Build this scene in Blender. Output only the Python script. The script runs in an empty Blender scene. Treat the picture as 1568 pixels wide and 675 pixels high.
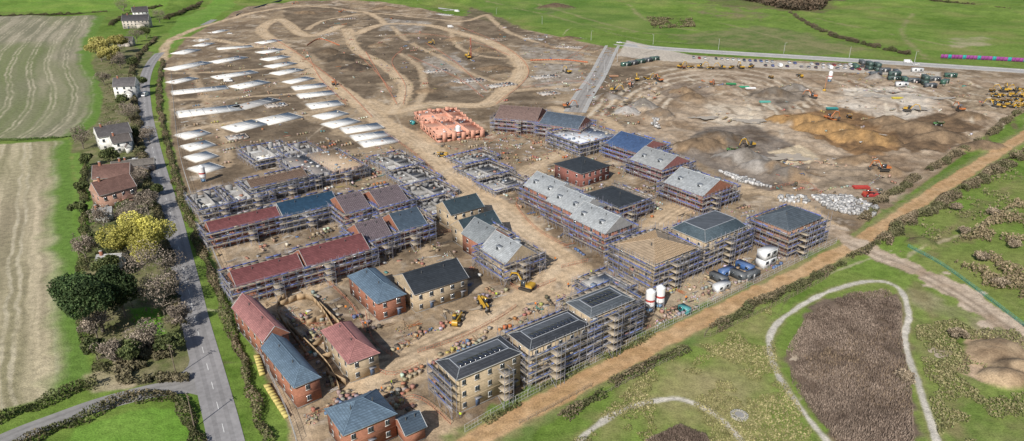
import bpy, math, random, time
import numpy as np
from mathutils import Vector
T0=time.time()
random.seed(7); rng=np.random.default_rng(7)
sc=bpy.context.scene
# ---------------------------------------------------------------- survey helper
# site survey: converts aerial survey control points into site coordinates in metres
H=95.0; PT=math.radians(23.5); SP=math.sin(PT); CP=math.cos(PT); FL=1060.0
def g(u,v,z=0.0):
    x=(u-784)/FL; y=(v-337.5)/FL
    s=(H-z)/(SP+y*CP)
    return (x*s, s*(CP-y*SP))
def gp(pts,z=0.0): return [g(u,v,z) for u,v in pts]

# ---------------------------------------------------------------- noise
def vnoise(x,y,seed=0):
    xi=np.floor(x).astype(np.int64); yi=np.floor(y).astype(np.int64)
    fx=x-xi; fy=y-yi; fx=fx*fx*(3-2*fx); fy=fy*fy*(3-2*fy)
    def h(a,b):
        k=(a*374761393+b*668265263+seed*974634777)&0xffffffff
        k=((k^(k>>13))*1274126177)&0xffffffff
        k=k^(k>>16)
        return (k&0xffffff)/16777216.0
    a=h(xi,yi);b=h(xi+1,yi);c=h(xi,yi+1);d=h(xi+1,yi+1)
    return (a*(1-fx)+b*fx)*(1-fy)+(c*(1-fx)+d*fx)*fy
def fbm(x,y,s,seed=0,o=4):
    t=0;a=1;w=0
    for i in range(o):
        t=t+a*vnoise(x/s*(2**i)+i*17.3,y/s*(2**i)-i*9.1,seed+i);w+=a;a*=.55
    return t/w

# ---------------------------------------------------------------- materials
def newmat(name):
    m=bpy.data.materials.new(name); m.use_nodes=True
    nt=m.node_tree; b=nt.nodes['Principled BSDF']; return m,nt,b
def colmat(name,rough=.8,metal=0,n_amt=.35,n_scale=1.2,n2=8.0,bump=0.0,spec=.3,brick=None,rows=None,trans=0):
    m,nt,b=newmat(name); N=nt.nodes; L=nt.links
    at=N.new('ShaderNodeAttribute'); at.attribute_name='Col'
    tc=N.new('ShaderNodeTexCoord')
    ge=N.new('ShaderNodeNewGeometry')
    n=N.new('ShaderNodeTexNoise'); n.inputs['Scale'].default_value=n_scale; n.inputs['Detail'].default_value=5
    L.new(ge.outputs['Position'],n.inputs['Vector'])
    k=N.new('ShaderNodeTexNoise'); k.inputs['Scale'].default_value=n2; k.inputs['Detail'].default_value=2
    L.new(ge.outputs['Position'],k.inputs['Vector'])
    ad=N.new('ShaderNodeMath'); ad.operation='ADD'; L.new(n.outputs['Fac'],ad.inputs[0]); L.new(k.outputs['Fac'],ad.inputs[1])
    mr=N.new('ShaderNodeMapRange'); mr.inputs['From Min'].default_value=.65; mr.inputs['From Max'].default_value=1.35
    mr.inputs['To Min'].default_value=1-n_amt; mr.inputs['To Max'].default_value=1+n_amt
    L.new(ad.outputs[0],mr.inputs['Value'])
    last=mr.outputs[0]
    if rows or brick:
        bt=N.new('ShaderNodeTexBrick')
        sx=N.new('ShaderNodeSeparateXYZ'); L.new(tc.outputs['Object'],sx.inputs[0])
        a2=N.new('ShaderNodeMath'); a2.operation='ADD'; L.new(sx.outputs[0],a2.inputs[0]); L.new(sx.outputs[1],a2.inputs[1])
        cb=N.new('ShaderNodeCombineXYZ'); L.new(a2.outputs[0],cb.inputs[0]); L.new(sx.outputs[2],cb.inputs[1])
        L.new(cb.outputs[0],bt.inputs['Vector'])
        bt.inputs['Scale'].default_value=1; s=brick or rows
        bt.inputs['Brick Width'].default_value=s[0]; bt.inputs['Row Height'].default_value=s[1]; bt.inputs['Mortar Size'].default_value=s[2]
        bt.inputs['Color1'].default_value=(1.15,1.15,1.15,1); bt.inputs['Color2'].default_value=(.82,.82,.82,1); bt.inputs['Mortar'].default_value=(s[3],)*3+(1,)
        mu=N.new('ShaderNodeMath'); mu.operation='MULTIPLY'; L.new(last,mu.inputs[0]); L.new(bt.outputs['Color'],mu.inputs[1]); last=mu.outputs[0]
    vm=N.new('ShaderNodeVectorMath'); vm.operation='SCALE'; L.new(at.outputs['Color'],vm.inputs[0]); L.new(last,vm.inputs['Scale'])
    L.new(vm.outputs[0],b.inputs['Base Color'])
    b.inputs['Roughness'].default_value=rough; b.inputs['Metallic'].default_value=metal
    b.inputs['Specular IOR Level'].default_value=spec
    if bump:
        bp=N.new('ShaderNodeBump'); bp.inputs['Strength'].default_value=bump; bp.inputs['Distance'].default_value=.15
        L.new(ad.outputs[0],bp.inputs['Height']); L.new(bp.outputs[0],b.inputs['Normal'])
    return m
M_matte=colmat('weathered_matte')
M_metal=colmat('galvanised_metal',rough=.5,metal=.2,n_amt=.2)
M_paint=colmat('vehicle_paint',rough=.4,n_amt=.14,spec=.5)
M_glass=colmat('window_glass',rough=.12,n_amt=.3,spec=.6)
M_brick=colmat('brickwork',rough=.9,n_amt=.24,n_scale=.8,brick=(.45,.15,.02,.9))
M_tile=colmat('roof_tiles',rough=.6,n_amt=.22,n_scale=.6,rows=(.6,.28,.03,.6),spec=.3)
M_fol=colmat('foliage',rough=.75,n_amt=.4,n_scale=.5,n2=3,spec=.15)
M_wood=colmat('timber',rough=.85,n_amt=.3)
M_asph=colmat('asphalt',rough=.9,n_amt=.18,n_scale=.15,n2=.9,spec=.15)
M_conc=colmat('concrete',rough=.85,n_amt=.16,n_scale=.35,n2=2.5)

# ---------------------------------------------------------------- mesh builder
BF=np.array([[0,3,2,1],[4,5,6,7],[0,1,5,4],[1,2,6,5],[2,3,7,6],[3,0,4,7]])
class MB:
    def __init__(s): s.ch=[]; s.n=0
    def add(s,v,f,c,mi=0):
        v=np.asarray(v,float); f=np.asarray(f,int); c=np.asarray(c,float)
        if c.ndim==1: c=np.tile(c[:3],(len(f),1))
        s.ch.append((v,f+s.n,c,mi)); s.n+=len(v)
    def box(s,x,y,z,sx,sy,sz,c,mi=0,ang=0,top=1.0,jit=0):
        hx,hy=sx/2,sy/2
        p=np.array([[-hx,-hy,0],[hx,-hy,0],[hx,hy,0],[-hx,hy,0],[-hx*top,-hy*top,sz],[hx*top,-hy*top,sz],[hx*top,hy*top,sz],[-hx*top,hy*top,sz]])
        if ang:
            ca,sa=math.cos(ang),math.sin(ang); q=p.copy(); q[:,0]=p[:,0]*ca-p[:,1]*sa; q[:,1]=p[:,0]*sa+p[:,1]*ca; p=q
        if jit: p=p+rng.uniform(-jit,jit,p.shape)
        s.add(p+np.array([x,y,z]),BF,c,mi)
    def b2(s,x0,x1,y0,y1,z0,z1,c,mi=0):
        s.box((x0+x1)/2,(y0+y1)/2,z0,x1-x0,y1-y0,z1-z0,c,mi)
    def pole(s,p,q,r,c,mi=0,n=4,r2=None,cap=False):
        p=np.array(p,float);q=np.array(q,float);d=q-p;l=np.linalg.norm(d)
        if l<1e-6:return
        d/=l; a=np.array([0,0,1.]) if abs(d[2])<.9 else np.array([1.,0,0])
        e1=np.cross(d,a);e1/=np.linalg.norm(e1);e2=np.cross(d,e1)
        t=np.arange(n)*2*math.pi/n+math.pi/4
        o=np.outer(np.cos(t),e1)+np.outer(np.sin(t),e2)
        r2=r if r2 is None else r2
        v=np.vstack([p+o*r,q+o*r2]); i=np.arange(n);j=(i+1)%n
        s.add(v,np.stack([i,i+n,j+n,j],1),c,mi)
        if cap:
            s.add(q+o*r2,[list(range(n))[::-1]],c,mi); s.add(p+o*r,[list(range(n))],c,mi)
    def prof(s,pts,y0,y1,c,mi=0,in1=0,X=0,Y=0,Z=0):
        n=len(pts); a=[(X+x,Y+y0,Z+z) for x,z in pts]; b=[(X+x,Y+y1,Z+z) for x,z in pts]
        s.add(a+b,[[i,(i+1)%n,(i+1)%n+n,i+n] for i in range(n)],c,mi)
        s.add(a,[list(range(n))[::-1]],c,mi); s.add(b,[list(range(n))],c,mi)
    def tris(s,cen,size,cols,mi=0,up=0.0):
        n=len(cen); a=rng.normal(size=(n,3)); b=rng.normal(size=(n,3))
        a/=np.linalg.norm(a,axis=1)[:,None]; b-=a*np.sum(a*b,1)[:,None]; b/=np.linalg.norm(b,axis=1)[:,None]
        if up: a=a*np.array([1,1,.2])*.35; b=b*.15+np.array([0,0,1.])*up
        sz=np.asarray(size)*np.ones(n); sz=sz[:,None]
        v=np.stack([cen-a*sz*.6-b*sz*.4,cen+a*sz*.6-b*sz*.4,cen+b*sz*.7],1).reshape(-1,3)
        s.add(v,np.arange(3*n).reshape(-1,3),cols,mi)
    def mesh(s,name,mats,smooth=False):
        me=bpy.data.meshes.new(name)
        V=np.vstack([c[0] for c in s.ch]); me.vertices.add(len(V)); me.vertices.foreach_set('co',V.ravel())
        lv=np.concatenate([c[1].ravel() for c in s.ch]); lt=np.concatenate([np.full(len(c[1]),c[1].shape[1]) for c in s.ch])
        me.loops.add(len(lv)); me.polygons.add(len(lt))
        me.loops.foreach_set('vertex_index',lv.astype(np.int32))
        me.polygons.foreach_set('loop_start',(np.cumsum(lt)-lt).astype(np.int32))
        me.polygons.foreach_set('loop_total',lt.astype(np.int32))
        me.polygons.foreach_set('material_index',np.concatenate([np.full(len(c[1]),c[3]) for c in s.ch]).astype(np.int32))
        if smooth: me.polygons.foreach_set('use_smooth',np.ones(len(lt),bool))
        col=np.repeat(np.vstack([c[2] for c in s.ch]),lt,axis=0)
        for m in mats: me.materials.append(m)
        me.update(calc_edges=True)
        at=me.color_attributes.new('Col','FLOAT_COLOR','CORNER')
        at.data.foreach_set('color',np.hstack([col,np.ones((len(col),1))]).astype(np.float32).ravel())
        return me
    def obj(s,name,mats,parent=None,smooth=False):
        if not s.ch: return None
        o=bpy.data.objects.new(name,s.mesh(name,mats,smooth)); sc.collection.objects.link(o)
        if parent: o.parent=parent
        return o
def empty(name,x,y,ang=0,z=0):
    e=bpy.data.objects.new(name,None); e.location=(x,y,z); e.rotation_euler=(0,0,ang); e.empty_display_size=1; sc.collection.objects.link(e); return e

# ---------------------------------------------------------------- terrain
nr,ncn=780,1100
Yr=55*np.exp(np.linspace(0,math.log(1500/55),nr)); 
U=np.linspace(-1,1,ncn)
GY=np.repeat(Yr[:,None],ncn,1); GX=U[None,:]*(GY*0.95+35)
X=GX.ravel();Y=GY.ravel()
N1=fbm(X,Y,60,1);N2=fbm(X,Y,14,5);N3=fbm(X,Y,4,9,3);N4=fbm(X,Y,1.3,13,2)
N1b=fbm(X,Y,40,31);N2b=fbm(X,Y,9,35)
def ct(n,k=2.2): return np.clip((n-.5)*k+.5,0,1)
C=np.zeros((len(X),3))
def lerp(a,b,t): t=np.asarray(t)[:,None]; return np.asarray(a)*(1-t)+np.asarray(b)*t
GR1=(.095,.165,.025);GR2=(.18,.26,.055)
C[:]=lerp(GR1,GR2,ct(N2*.4+N1*.3+N3*.3,3))
dry=np.clip((N1b-.5)*3.4,0,1)*.55; C=C*(1-dry[:,None])+np.array([.27,.25,.10])*dry[:,None]
def catmull(P,n=8,closed=False):
    P=[np.array(p,float) for p in P]; out=[]
    m=len(P)
    rngi=range(m if closed else m-1)
    for i in rngi:
        if closed: p0,p1,p2,p3=P[i-1],P[i],P[(i+1)%m],P[(i+2)%m]
        else: p0=P[max(i-1,0)];p1=P[i];p2=P[i+1];p3=P[min(i+2,m-1)]
        for k in range(n):
            t=k/n; out.append(.5*((2*p1)+(p2-p0)*t+(2*p0-5*p1+4*p2-p3)*t*t+(3*p1-p0-3*p2+p3)*t**3))
    if not closed: out.append(P[-1])
    return np.array(out)
def sdp(W,closed=True,marg=8):
    W=np.array(W); x0,y0=W.min(0)-marg; x1,y1=W.max(0)+marg
    idx=np.nonzero((X>x0)&(X<x1)&(Y>y0)&(Y<y1))[0]; x=X[idx];y=Y[idx]
    d=np.full(len(idx),1e9); ins=np.zeros(len(idx),bool); m=len(W)
    for i in range(m if closed else m-1):
        a=W[i];b=W[(i+1)%m];e=b-a;L2=e@e+1e-9
        t=np.clip(((x-a[0])*e[0]+(y-a[1])*e[1])/L2,0,1)
        d=np.minimum(d,(x-a[0]-t*e[0])**2+(y-a[1]-t*e[1])**2)
        if closed:
            c=((a[1]>y)!=(b[1]>y)); 
            if abs(e[1])>1e-9: ins^= c&(x<e[0]*(y-a[1])/e[1]+a[0])
    d=np.sqrt(d)
    if closed: d=np.where(ins,-d,d)
    return idx,d
def put(idx,m,c1,c2=None,nf=None):
    if c2 is None: col=np.tile(np.array(c1,float),(len(idx),1))
    else: col=lerp(c1,c2,ct((N2 if nf is None else nf)[idx]))
    C[idx]=C[idx]*(1-m[:,None])+col*m[:,None]
def sst(e0,e1,x): t=np.clip((x-e0)/(e1-e0),0,1); return t*t*(3-2*t)
def poly(pts,c1,c2=None,edge=2,soft=.8,op=1,nf=None,smooth=False,brk=0):
    W=gp(pts); W=catmull(W,5,True) if smooth else W
    idx,d=sdp(W,True,edge*2+4)
    d=d+edge*(N2[idx]-.5)*3+edge*.6*(N3[idx]-.5)*2
    m=sst(soft,-soft,d)*op
    if brk: m=m*sst(.5-.12,.5+.12,N2b[idx]+ (brk-.5))
    put(idx,m,c1,c2,nf); return idx,d
def path(pts,w,c1,c2=None,edge=.6,soft=.5,op=1,nf=None,closed=False,brk=0,n=6):
    W=catmull(gp(pts),n,closed); idx,d=sdp(W,closed,w+edge*3+2); d=np.abs(d)
    d=d-w/2+edge*(N3[idx]-.5)*3
    m=sst(soft,-soft,d)*op
    if brk: m=m*sst(.38,.62,N2b[idx]+(brk-.5))
    put(idx,m,c1,c2,nf)
# fields
def field(pts,edgepts,c1,c2,green,spacing=11,gamt=.75):
    W=gp(pts); idx,d=sdp(W,True,4)
    m=sst(1,-1,d+(N3[idx]-.5)*2)
    E=catmull(gp(edgepts),6); 
    x=X[idx];y=Y[idx];de=np.full(len(idx),1e9);al=np.zeros(len(idx));acc=0
    for i in range(len(E)-1):
        a=E[i];b=E[i+1];e=b-a;l=np.linalg.norm(e)
        t=np.clip(((x-a[0])*e[0]+(y-a[1])*e[1])/(l*l),0,1);q=np.hypot(x-a[0]-t*e[0],y-a[1]-t*e[1])
        s=q<de; de=np.where(s,q,de); al=np.where(s,acc+t*l,al); acc+=l
    dw=de+(N2[idx]-.5)*3
    st=fbm(dw,al*.03,2.4,50,3); st2=fbm(dw,al*.1,9,60,3)
    t=ct(st*.6+st2*.4,4.5)
    col=lerp(c1,c2,t)
    gm=np.clip(ct(fbm(de*.7,al*.25,34,70,3),3.5)*gamt,0,1)[:,None]; gr=np.array(green); col=col*(1-gm)+ (gr*(.7+.6*st[:,None]))*gm
    ph=np.abs(((dw)%spacing)-spacing/2); ln=np.maximum(sst(.75,.25,np.abs(ph-1.2)),0)*(.25+.75*ct(N2b[idx],3))
    col=col*(1-ln[:,None]*.65)+np.array([.55,.49,.36])*ln[:,None]*.65
    eg=sst(11,4,de+(N2[idx]-.5)*9)[:,None]; col=col*(1-eg)+np.array([.13,.22,.045])*eg
    C[idx]=C[idx]*(1-m[:,None])+col*m[:,None]
field([(-160,24),(163,25),(142,60),(140,95),(160,130),(163,160),(150,188),(120,208),(-60,217),(-300,225)],[(163,20),(142,60),(140,95),(160,130),(163,160),(150,188),(118,212)],(.37,.33,.24),(.22,.21,.14),(.16,.19,.075))
field([(-60,224),(106,214),(115,300),(122,400),(128,480),(132,540),(150,580),(60,612),(-40,640),(-200,650),(-300,400)],[(106,205),(114,300),(122,400),(127,470),(132,545),(150,600)],(.54,.46,.32),(.29,.25,.165),(.22,.23,.10),gamt=.55)
poly([(-200,-10),(260,5),(250,18),(-200,20)],(.14,.25,.04),(.2,.29,.06))
poly([(165,60),(235,80),(215,150),(222,230),(255,320),(275,420),(295,520),(300,590),(150,590),(125,470),(120,330),(108,215),(150,190),(160,150),(140,95)],(.12,.14,.05),(.22,.20,.11),edge=1.5,nf=N3)
poly([(108,235),(135,235),(140,300),(135,380),(118,400)],(.13,.23,.04),(.17,.26,.06))
poly([(195,470),(245,470),(250,510),(205,515)],(.11,.27,.03),(.16,.31,.04))
poly([(105,690),(120,655),(200,625),(265,632),(285,660),(290,690)],(.13,.26,.035),(.19,.31,.06))
poly([(270,30),(340,0),(365,8),(300,45),(262,75),(250,70)],(.13,.24,.04),(.18,.28,.06))
# main site earth
SITE=[(250,98),(256,150),(264,215),(284,290),(312,360),(345,430),(380,510),(425,610),(455,690),(700,690),(715,668),(800,618),(900,568),(965,535),(1050,490),(1120,455),(1200,415),(1275,376),(1340,332),(1440,262),(1500,215),(1600,150),(1700,120),(1568,108),(1400,100),(1200,92),(1060,84),(930,72),(850,55),(780,40),(700,25),(640,14),(580,5),(450,3),(380,12),(320,40),(285,60)]
SOIL1=(.20,.145,.095);SOIL2=(.37,.28,.185);MUD_AND_SHADE=(.11,.083,.058);TAN=(.59,.445,.295);TAN2=(.45,.335,.215);CHALK=(.55,.49,.41)
poly(SITE,SOIL1,SOIL2,edge=1)
idx,d=sdp(gp(SITE),True,5); m=sst(0,-3,d)*np.clip((N1b[idx]-.45)*4,0,1)*.7; put(idx,m,MUD_AND_SHADE,SOIL1,N3)
m=sst(0,-3,d)*np.clip((N2b[idx]-.56)*6,0,1)*.6; put(idx,m,CHALK,TAN,N3)
m=sst(0,-3,d)*np.clip((N3[idx]-.58)*7,0,1)*.4; put(idx,m,(.09,.07,.05),(.48,.43,.37),N4)
for pl in [[(470,75),(560,65),(600,110),(560,160),(520,130)],[(350,195),(470,180),(560,225),(420,235),(350,225)],[(262,108),(330,105),(300,160),(268,165)],[(345,80),(405,72),(420,120),(340,130)],
           [(560,75),(650,60),(690,110),(740,150),(640,160),(585,110)],[(660,65),(770,75),(790,110),(720,120)],[(300,165),(450,130),(480,165),(380,185)],[(620,150),(640,140),(760,148),(700,160)],
           [(330,230),(395,220),(400,260),(340,275)],[(625,370),(700,365),(720,400),(690,395),(615,410)],[(560,20),(680,30),(700,50),(560,55)],[(480,420),(545,410),(560,470),(500,480)],[(430,15),(540,12),(545,40),(440,50)],  # patch behind the black-roofed house: its cast shadow painted into the ground colour
           [(720,10),(800,45),(850,60),(840,80),(700,50)],[(740,150),(800,140),(850,150),(800,160)],[(600,55),(700,60),(700,75),(600,72)],[(565,50),(590,60),(560,75),(540,60)],[(880,95),(990,105),(1010,160),(900,185)]]:
    poly(pl,MUD_AND_SHADE,(.23,.175,.12),edge=5,soft=2,op=.88,nf=N2b)
for pl in [[(820,100),(880,90),(905,120),(870,140),(815,130)],[(640,90),(700,80),(720,110),(660,120)],[(590,30),(660,35),(640,50),(585,48)],[(800,70),(900,80),(890,95),(800,88)],[(680,120),(740,118),(740,135),(690,140)]]:
    poly(pl,(.43,.39,.34),(.22,.18,.14),edge=4,soft=2,op=.8,nf=N3)
def haul(pts,w,op=1,edge=1.2):
    path(pts,w,TAN2,TAN,edge=edge,op=op,nf=N3,soft=.9)
    path(pts,w*.45,TAN,(.66,.53,.38),edge=edge,op=op*.6,soft=1.2)
    W=catmull(gp(pts),6)
    n=np.gradient(W,axis=0); n/=np.linalg.norm(n,axis=1)[:,None]+1e-9; n=np.stack([-n[:,1],n[:,0]],1)
    for o in (-.22*w,-.05*w,.16*w):
        for s in(-.9,.9):
            Q=W+n*(o+s); idx,d=sdp(Q,False,3); m=sst(.55,.15,np.abs(d)+(N3[idx]-.5)*1.0)*.5*op*ct(N2b[idx],3); put(idx,m,(.25,.185,.12))
MAIN=[(586,190),(640,215),(690,262),(745,305),(800,350),(860,405),(905,445),(950,455)]
haul(MAIN,13,edge=2)
RING=[(586,190),(560,155),(600,170),(660,160),(740,160),(770,140),(795,115),(793,92),(760,70),(720,55),(660,40),(590,38),(545,52),(530,45)]
haul(RING,11)
haul([(530,45),(545,75),(580,95),(612,120),(622,135),(610,158),(600,172)],9)
haul([(640,72),(680,90),(720,112),(760,125),(785,122)],5,.75); haul([(640,72),(620,60),(600,42)],5,.75); haul([(690,48),(700,70),(735,85),(790,90)],5,.7); haul([(640,160),(650,130),(640,100),(612,82)],5,.7)
haul([(745,25),(780,50),(840,70),(905,80)],6,.75); haul([(800,92),(850,96),(910,98)],6,.75); haul([(470,45),(500,30),(560,22),(620,25),(700,35),(745,25)],6,.8); haul([(770,140),(830,135),(895,128)],6,.7)
haul([(520,40),(470,55),(430,30),(400,45),(430,70),(480,110),(540,150),(590,190)],11)
haul([(262,62),(300,58),(400,72),(440,68)],8); haul([(262,112),(330,110),(420,104),(470,100)],5,.7); haul([(270,153),(360,149),(450,143),(520,135)],5,.7); haul([(290,198),(380,184),(480,172),(520,160)],6,.75)
haul([(250,92),(262,62),(330,35),(400,20),(470,12),(560,20),(590,38)],7,.9); haul([(345,255),(350,225),(335,195),(300,120),(275,95)],5,.5)
haul([(860,405),(790,465),(700,510),(600,560),(560,585)],11,.95,2)
haul([(745,305),(700,300),(640,330),(560,400),(480,440),(420,470)],8,.75,2)
haul([(430,470),(520,545),(600,610),(680,660)],8,.7,2)
haul([(745,305),(830,250),(900,215),(950,200),(900,170)],9,.75,2)
haul([(990,360),(1040,320),(1130,290),(1200,300),(1270,350)],10,.9,2)
haul([(640,570),(760,500),(880,445)],7,.8,2); haul([(640,330),(660,400),(740,440),(800,455)],5,.6,2)
haul([(300,300),(340,390),(385,480),(440,600),(470,680)],4,.7,1); haul([(850,165),(880,170),(960,150),(1060,105)],8,.8)
# earthworks on the right
poly([(985,130),(1040,108),(1180,108),(1320,120),(1560,120),(1600,150),(1480,215),(1380,290),(1240,300),(1130,275),(1040,235),(960,200)],(.46,.365,.27),(.25,.18,.12),edge=3,nf=N2b)
poly([(1290,135),(1400,130),(1440,160),(1400,190),(1330,178),(1290,160)],(.60,.54,.46),(.44,.36,.28),edge=4,soft=3)
poly([(1080,155),(1180,165),(1160,200),(1100,190)],(.57,.49,.39),(.42,.34,.25),edge=4,soft=3)
poly([(1440,128),(1540,135),(1540,175),(1460,165)],(.18,.13,.085),(.38,.3,.21),edge=5,soft=2,nf=N3)
for k in range(15):
    a=34+k*7
    path([(1065-a*1.3,165+a*.1),(1060-a*.8,165-a*.32),(1075,160-a*.48),(1110+a*.6,160-a*.36),(1150+a*.9,172-a*.1)],2.0,(.62,.54,.43) if k%2 else (.17,.125,.085),edge=1,soft=.8,op=.75,brk=.6)
for k in range(26):
    u=985+k*21; path([(u,118+rng.uniform(-3,6)),(u+60,140+rng.uniform(-9,9)),(u+130,158+rng.uniform(-14,14)),(u+150,205+rng.uniform(-15,25))],2.0,(.62,.55,.44) if k%2 else (.17,.12,.08),edge=1,soft=.8,op=.7,brk=.56)
poly([(1070,195),(1150,190),(1230,225),(1245,265),(1180,292),(1110,268),(1030,230)],(.25,.21,.175),(.12,.092,.07),edge=4,soft=2,nf=N2b)
poly([(1185,178),(1290,165),(1360,185),(1400,225),(1330,238),(1250,213)],(.30,.18,.09),(.14,.088,.05),edge=3,soft=1.5,nf=N3)
poly([(1360,190),(1440,172),(1510,195),(1450,232),(1390,235)],(.21,.14,.085),(.11,.077,.05),edge=4,soft=1.5,nf=N3)
poly([(1180,232),(1225,220),(1262,245),(1215,256)],(.58,.48,.34),(.50,.41,.29),edge=3)
poly([(1280,238),(1380,238),(1400,262),(1330,262)],(.17,.12,.08),(.3,.22,.15),edge=4,soft=2,nf=N3)
poly([(1240,262),(1330,250),(1380,290),(1310,330),(1240,310)],(.2,.155,.11),(.43,.34,.25),edge=5,soft=3,nf=N2b)
poly([(1040,125),(1090,130),(1095,148),(1040,158),(1015,140)],(.17,.13,.095),(.28,.22,.17),edge=3,soft=2,nf=N3)
poly([(1150,138),(1225,128),(1240,148),(1200,162),(1160,155)],(.14,.115,.09),(.3,.25,.2),edge=3,soft=2,nf=N3)
poly([(960,62),(1060,85),(1440,110),(1440,118),(1180,104),(1000,92),(945,85)],(.45,.40,.34),(.54,.48,.4),edge=1)
for k in range(70):
    u=rng.uniform(330,1250);v=rng.uniform(40,560)
    L_=12+v*.12; a=rng.uniform(0,6.28);b=a+rng.uniform(-.7,.7)
    P=[(u,v),(u+L_*2*math.cos(a),v+L_*.8*math.sin(a)),(u+L_*2*(math.cos(a)+math.cos(b)),v+L_*.8*(math.sin(a)+math.sin(b)))]
    if min(p[1] for p in P)<5: continue
    path(P,.8,(.56,.47,.36) if k%2 else (.12,.09,.065),edge=.4,soft=.4,op=.5,brk=.6,n=4)
# patches outside (top)
poly([(1060,8),(1140,14),(1210,28),(1130,32),(1070,22)],(.24,.18,.12),(.16,.19,.06),edge=12,soft=6,op=.8,brk=.5)
poly([(1060,-10),(1300,-5),(1260,22),(1100,12)],(.17,.125,.08),(.1,.12,.04),edge=10,soft=6,op=.7)
poly([(1448,58),(1510,55),(1515,70),(1455,72)],(.42,.36,.24),(.25,.26,.12),edge=7,soft=5,op=.8)
poly([(815,12),(860,8),(885,15),(840,22)],(.3,.24,.17),(.15,.12,.08),edge=4)
poly([(1150,40),(1240,52),(1330,75),(1250,85),(1100,70),(1030,58)],(.24,.22,.11),(.11,.16,.045),edge=10,soft=8,op=.8,nf=N2b)
poly([(680,-6),(820,-6),(1000,20),(1050,50),(900,45),(780,28)],(.09,.17,.03),(.2,.26,.07),edge=10,soft=10,op=.7,nf=N1b)
for P in [[(700,-5),(820,20),(930,45),(1060,55)],[(960,10),(1000,35),(1080,50)],[(1400,20),(1380,50),(1420,90)],[(1100,35),(1200,60),(1300,82)],[(820,8),(900,30),(980,50)],[(1250,30),(1350,50),(1500,80)]]: path(P,4,(.3,.26,.14),edge=2,soft=2,op=.6,brk=.6)
# bottom right meadow
poly([(860,690),(960,620),(1010,560),(1120,500),(1180,470),(1190,560),(1230,660),(1240,690)],(.17,.21,.055),(.34,.29,.14),edge=6,soft=6,op=.75,nf=N2b)
poly([(1030,560),(1110,540),(1170,600),(1150,650),(1060,620)],(.36,.30,.17),(.22,.23,.08),edge=7,soft=8,op=.6)
poly([(1400,500),(1568,470),(1568,690),(1440,690)],(.11,.18,.035),(.27,.23,.12),edge=8,soft=6,op=.6,nf=N2b)
poly([(1245,470),(1300,455),(1375,450),(1385,520),(1395,600),(1400,690),(1290,690),(1250,640),(1215,590),(1205,540)],(.20,.15,.115),(.13,.10,.075),edge=3,nf=N3)
poly([(1470,560),(1510,500),(1560,500),(1620,560),(1620,600),(1550,600),(1490,585)],(.50,.37,.26),(.34,.25,.17),edge=4,nf=N3)
poly([(1390,440),(1480,470),(1560,500),(1560,530),(1480,500),(1400,470)],(.36,.3,.2),(.2,.21,.09),edge=5,soft=3,op=.8)
poly([(985,680),(1040,652),(1080,668),(1090,690)],(.2,.155,.12),(.13,.10,.075),edge=2)
poly([(1010,430),(1100,415),(1130,440),(1060,470),(1000,490)],(.34,.27,.19),(.46,.37,.26),edge=2)
for P in [[(1420,390),(1480,330),(1568,270)],[(1390,350),(1440,380),(1568,330)],[(1440,560),(1460,620),(1470,690)],[(1400,430),(1440,520),(1450,600)],[(1340,352),(1420,366),(1480,362)],[(1480,620),(1520,640),(1568,650)]]: path(P,3,(.28,.22,.12),(.14,.15,.055),edge=2,soft=1.5,op=.7,brk=.62)
path([(720,668),(820,606),(960,540),(1110,466),(1200,425),(1290,386)],5.5,(.11,.18,.035),(.2,.22,.08),edge=1.5)
TRACK=[(690,700),(745,664),(860,602),(980,538),(1120,468),(1210,424),(1290,384),(1340,355),(1400,314),(1480,264),(1568,208),(1640,165)]
path(TRACK,9.5,(.14,.20,.055),(.30,.25,.13),edge=2,soft=1.5,nf=N3)
path(TRACK,5.4,(.44,.275,.14),(.53,.36,.205),edge=.9,soft=.5,nf=N3)
path(TRACK,1.0,(.36,.24,.12),edge=.9,soft=.5,op=.5,brk=.55)
path([(1270,352),(1320,378),(1400,412),(1480,455),(1568,520),(1640,570)],9,(.54,.44,.34),(.36,.27,.19),edge=3,nf=N3)
path([(1295,372),(1400,412),(1480,455),(1568,518)],.9,(.2,.15,.11),edge=.5,op=.6)
path([(1285,378),(1395,419),(1475,462),(1560,524)],.8,(.22,.17,.12),edge=.5,op=.6)
for P in ([(875,690),(905,658),(960,625),(1030,610),(1080,625),(1120,655),(1145,690)],[(1280,690),(1230,630),(1190,570),(1178,525),(1195,490),(1260,450),(1330,430),(1375,440),(1392,480),(1385,520),(1410,600),(1440,690)]):
    path(P,2.6,(.25,.24,.1),edge=.8,soft=.6,op=.6); path(P,1.35,(.60,.56,.49),(.46,.43,.37),edge=.3,soft=.3)
path([(1568,310),(1480,355),(1400,385),(1390,400)],1,(.45,.38,.26),op=.6)
poly([(130,575),(160,570),(200,590),(150,600)],(.4,.34,.23),(.24,.24,.1))
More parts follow.
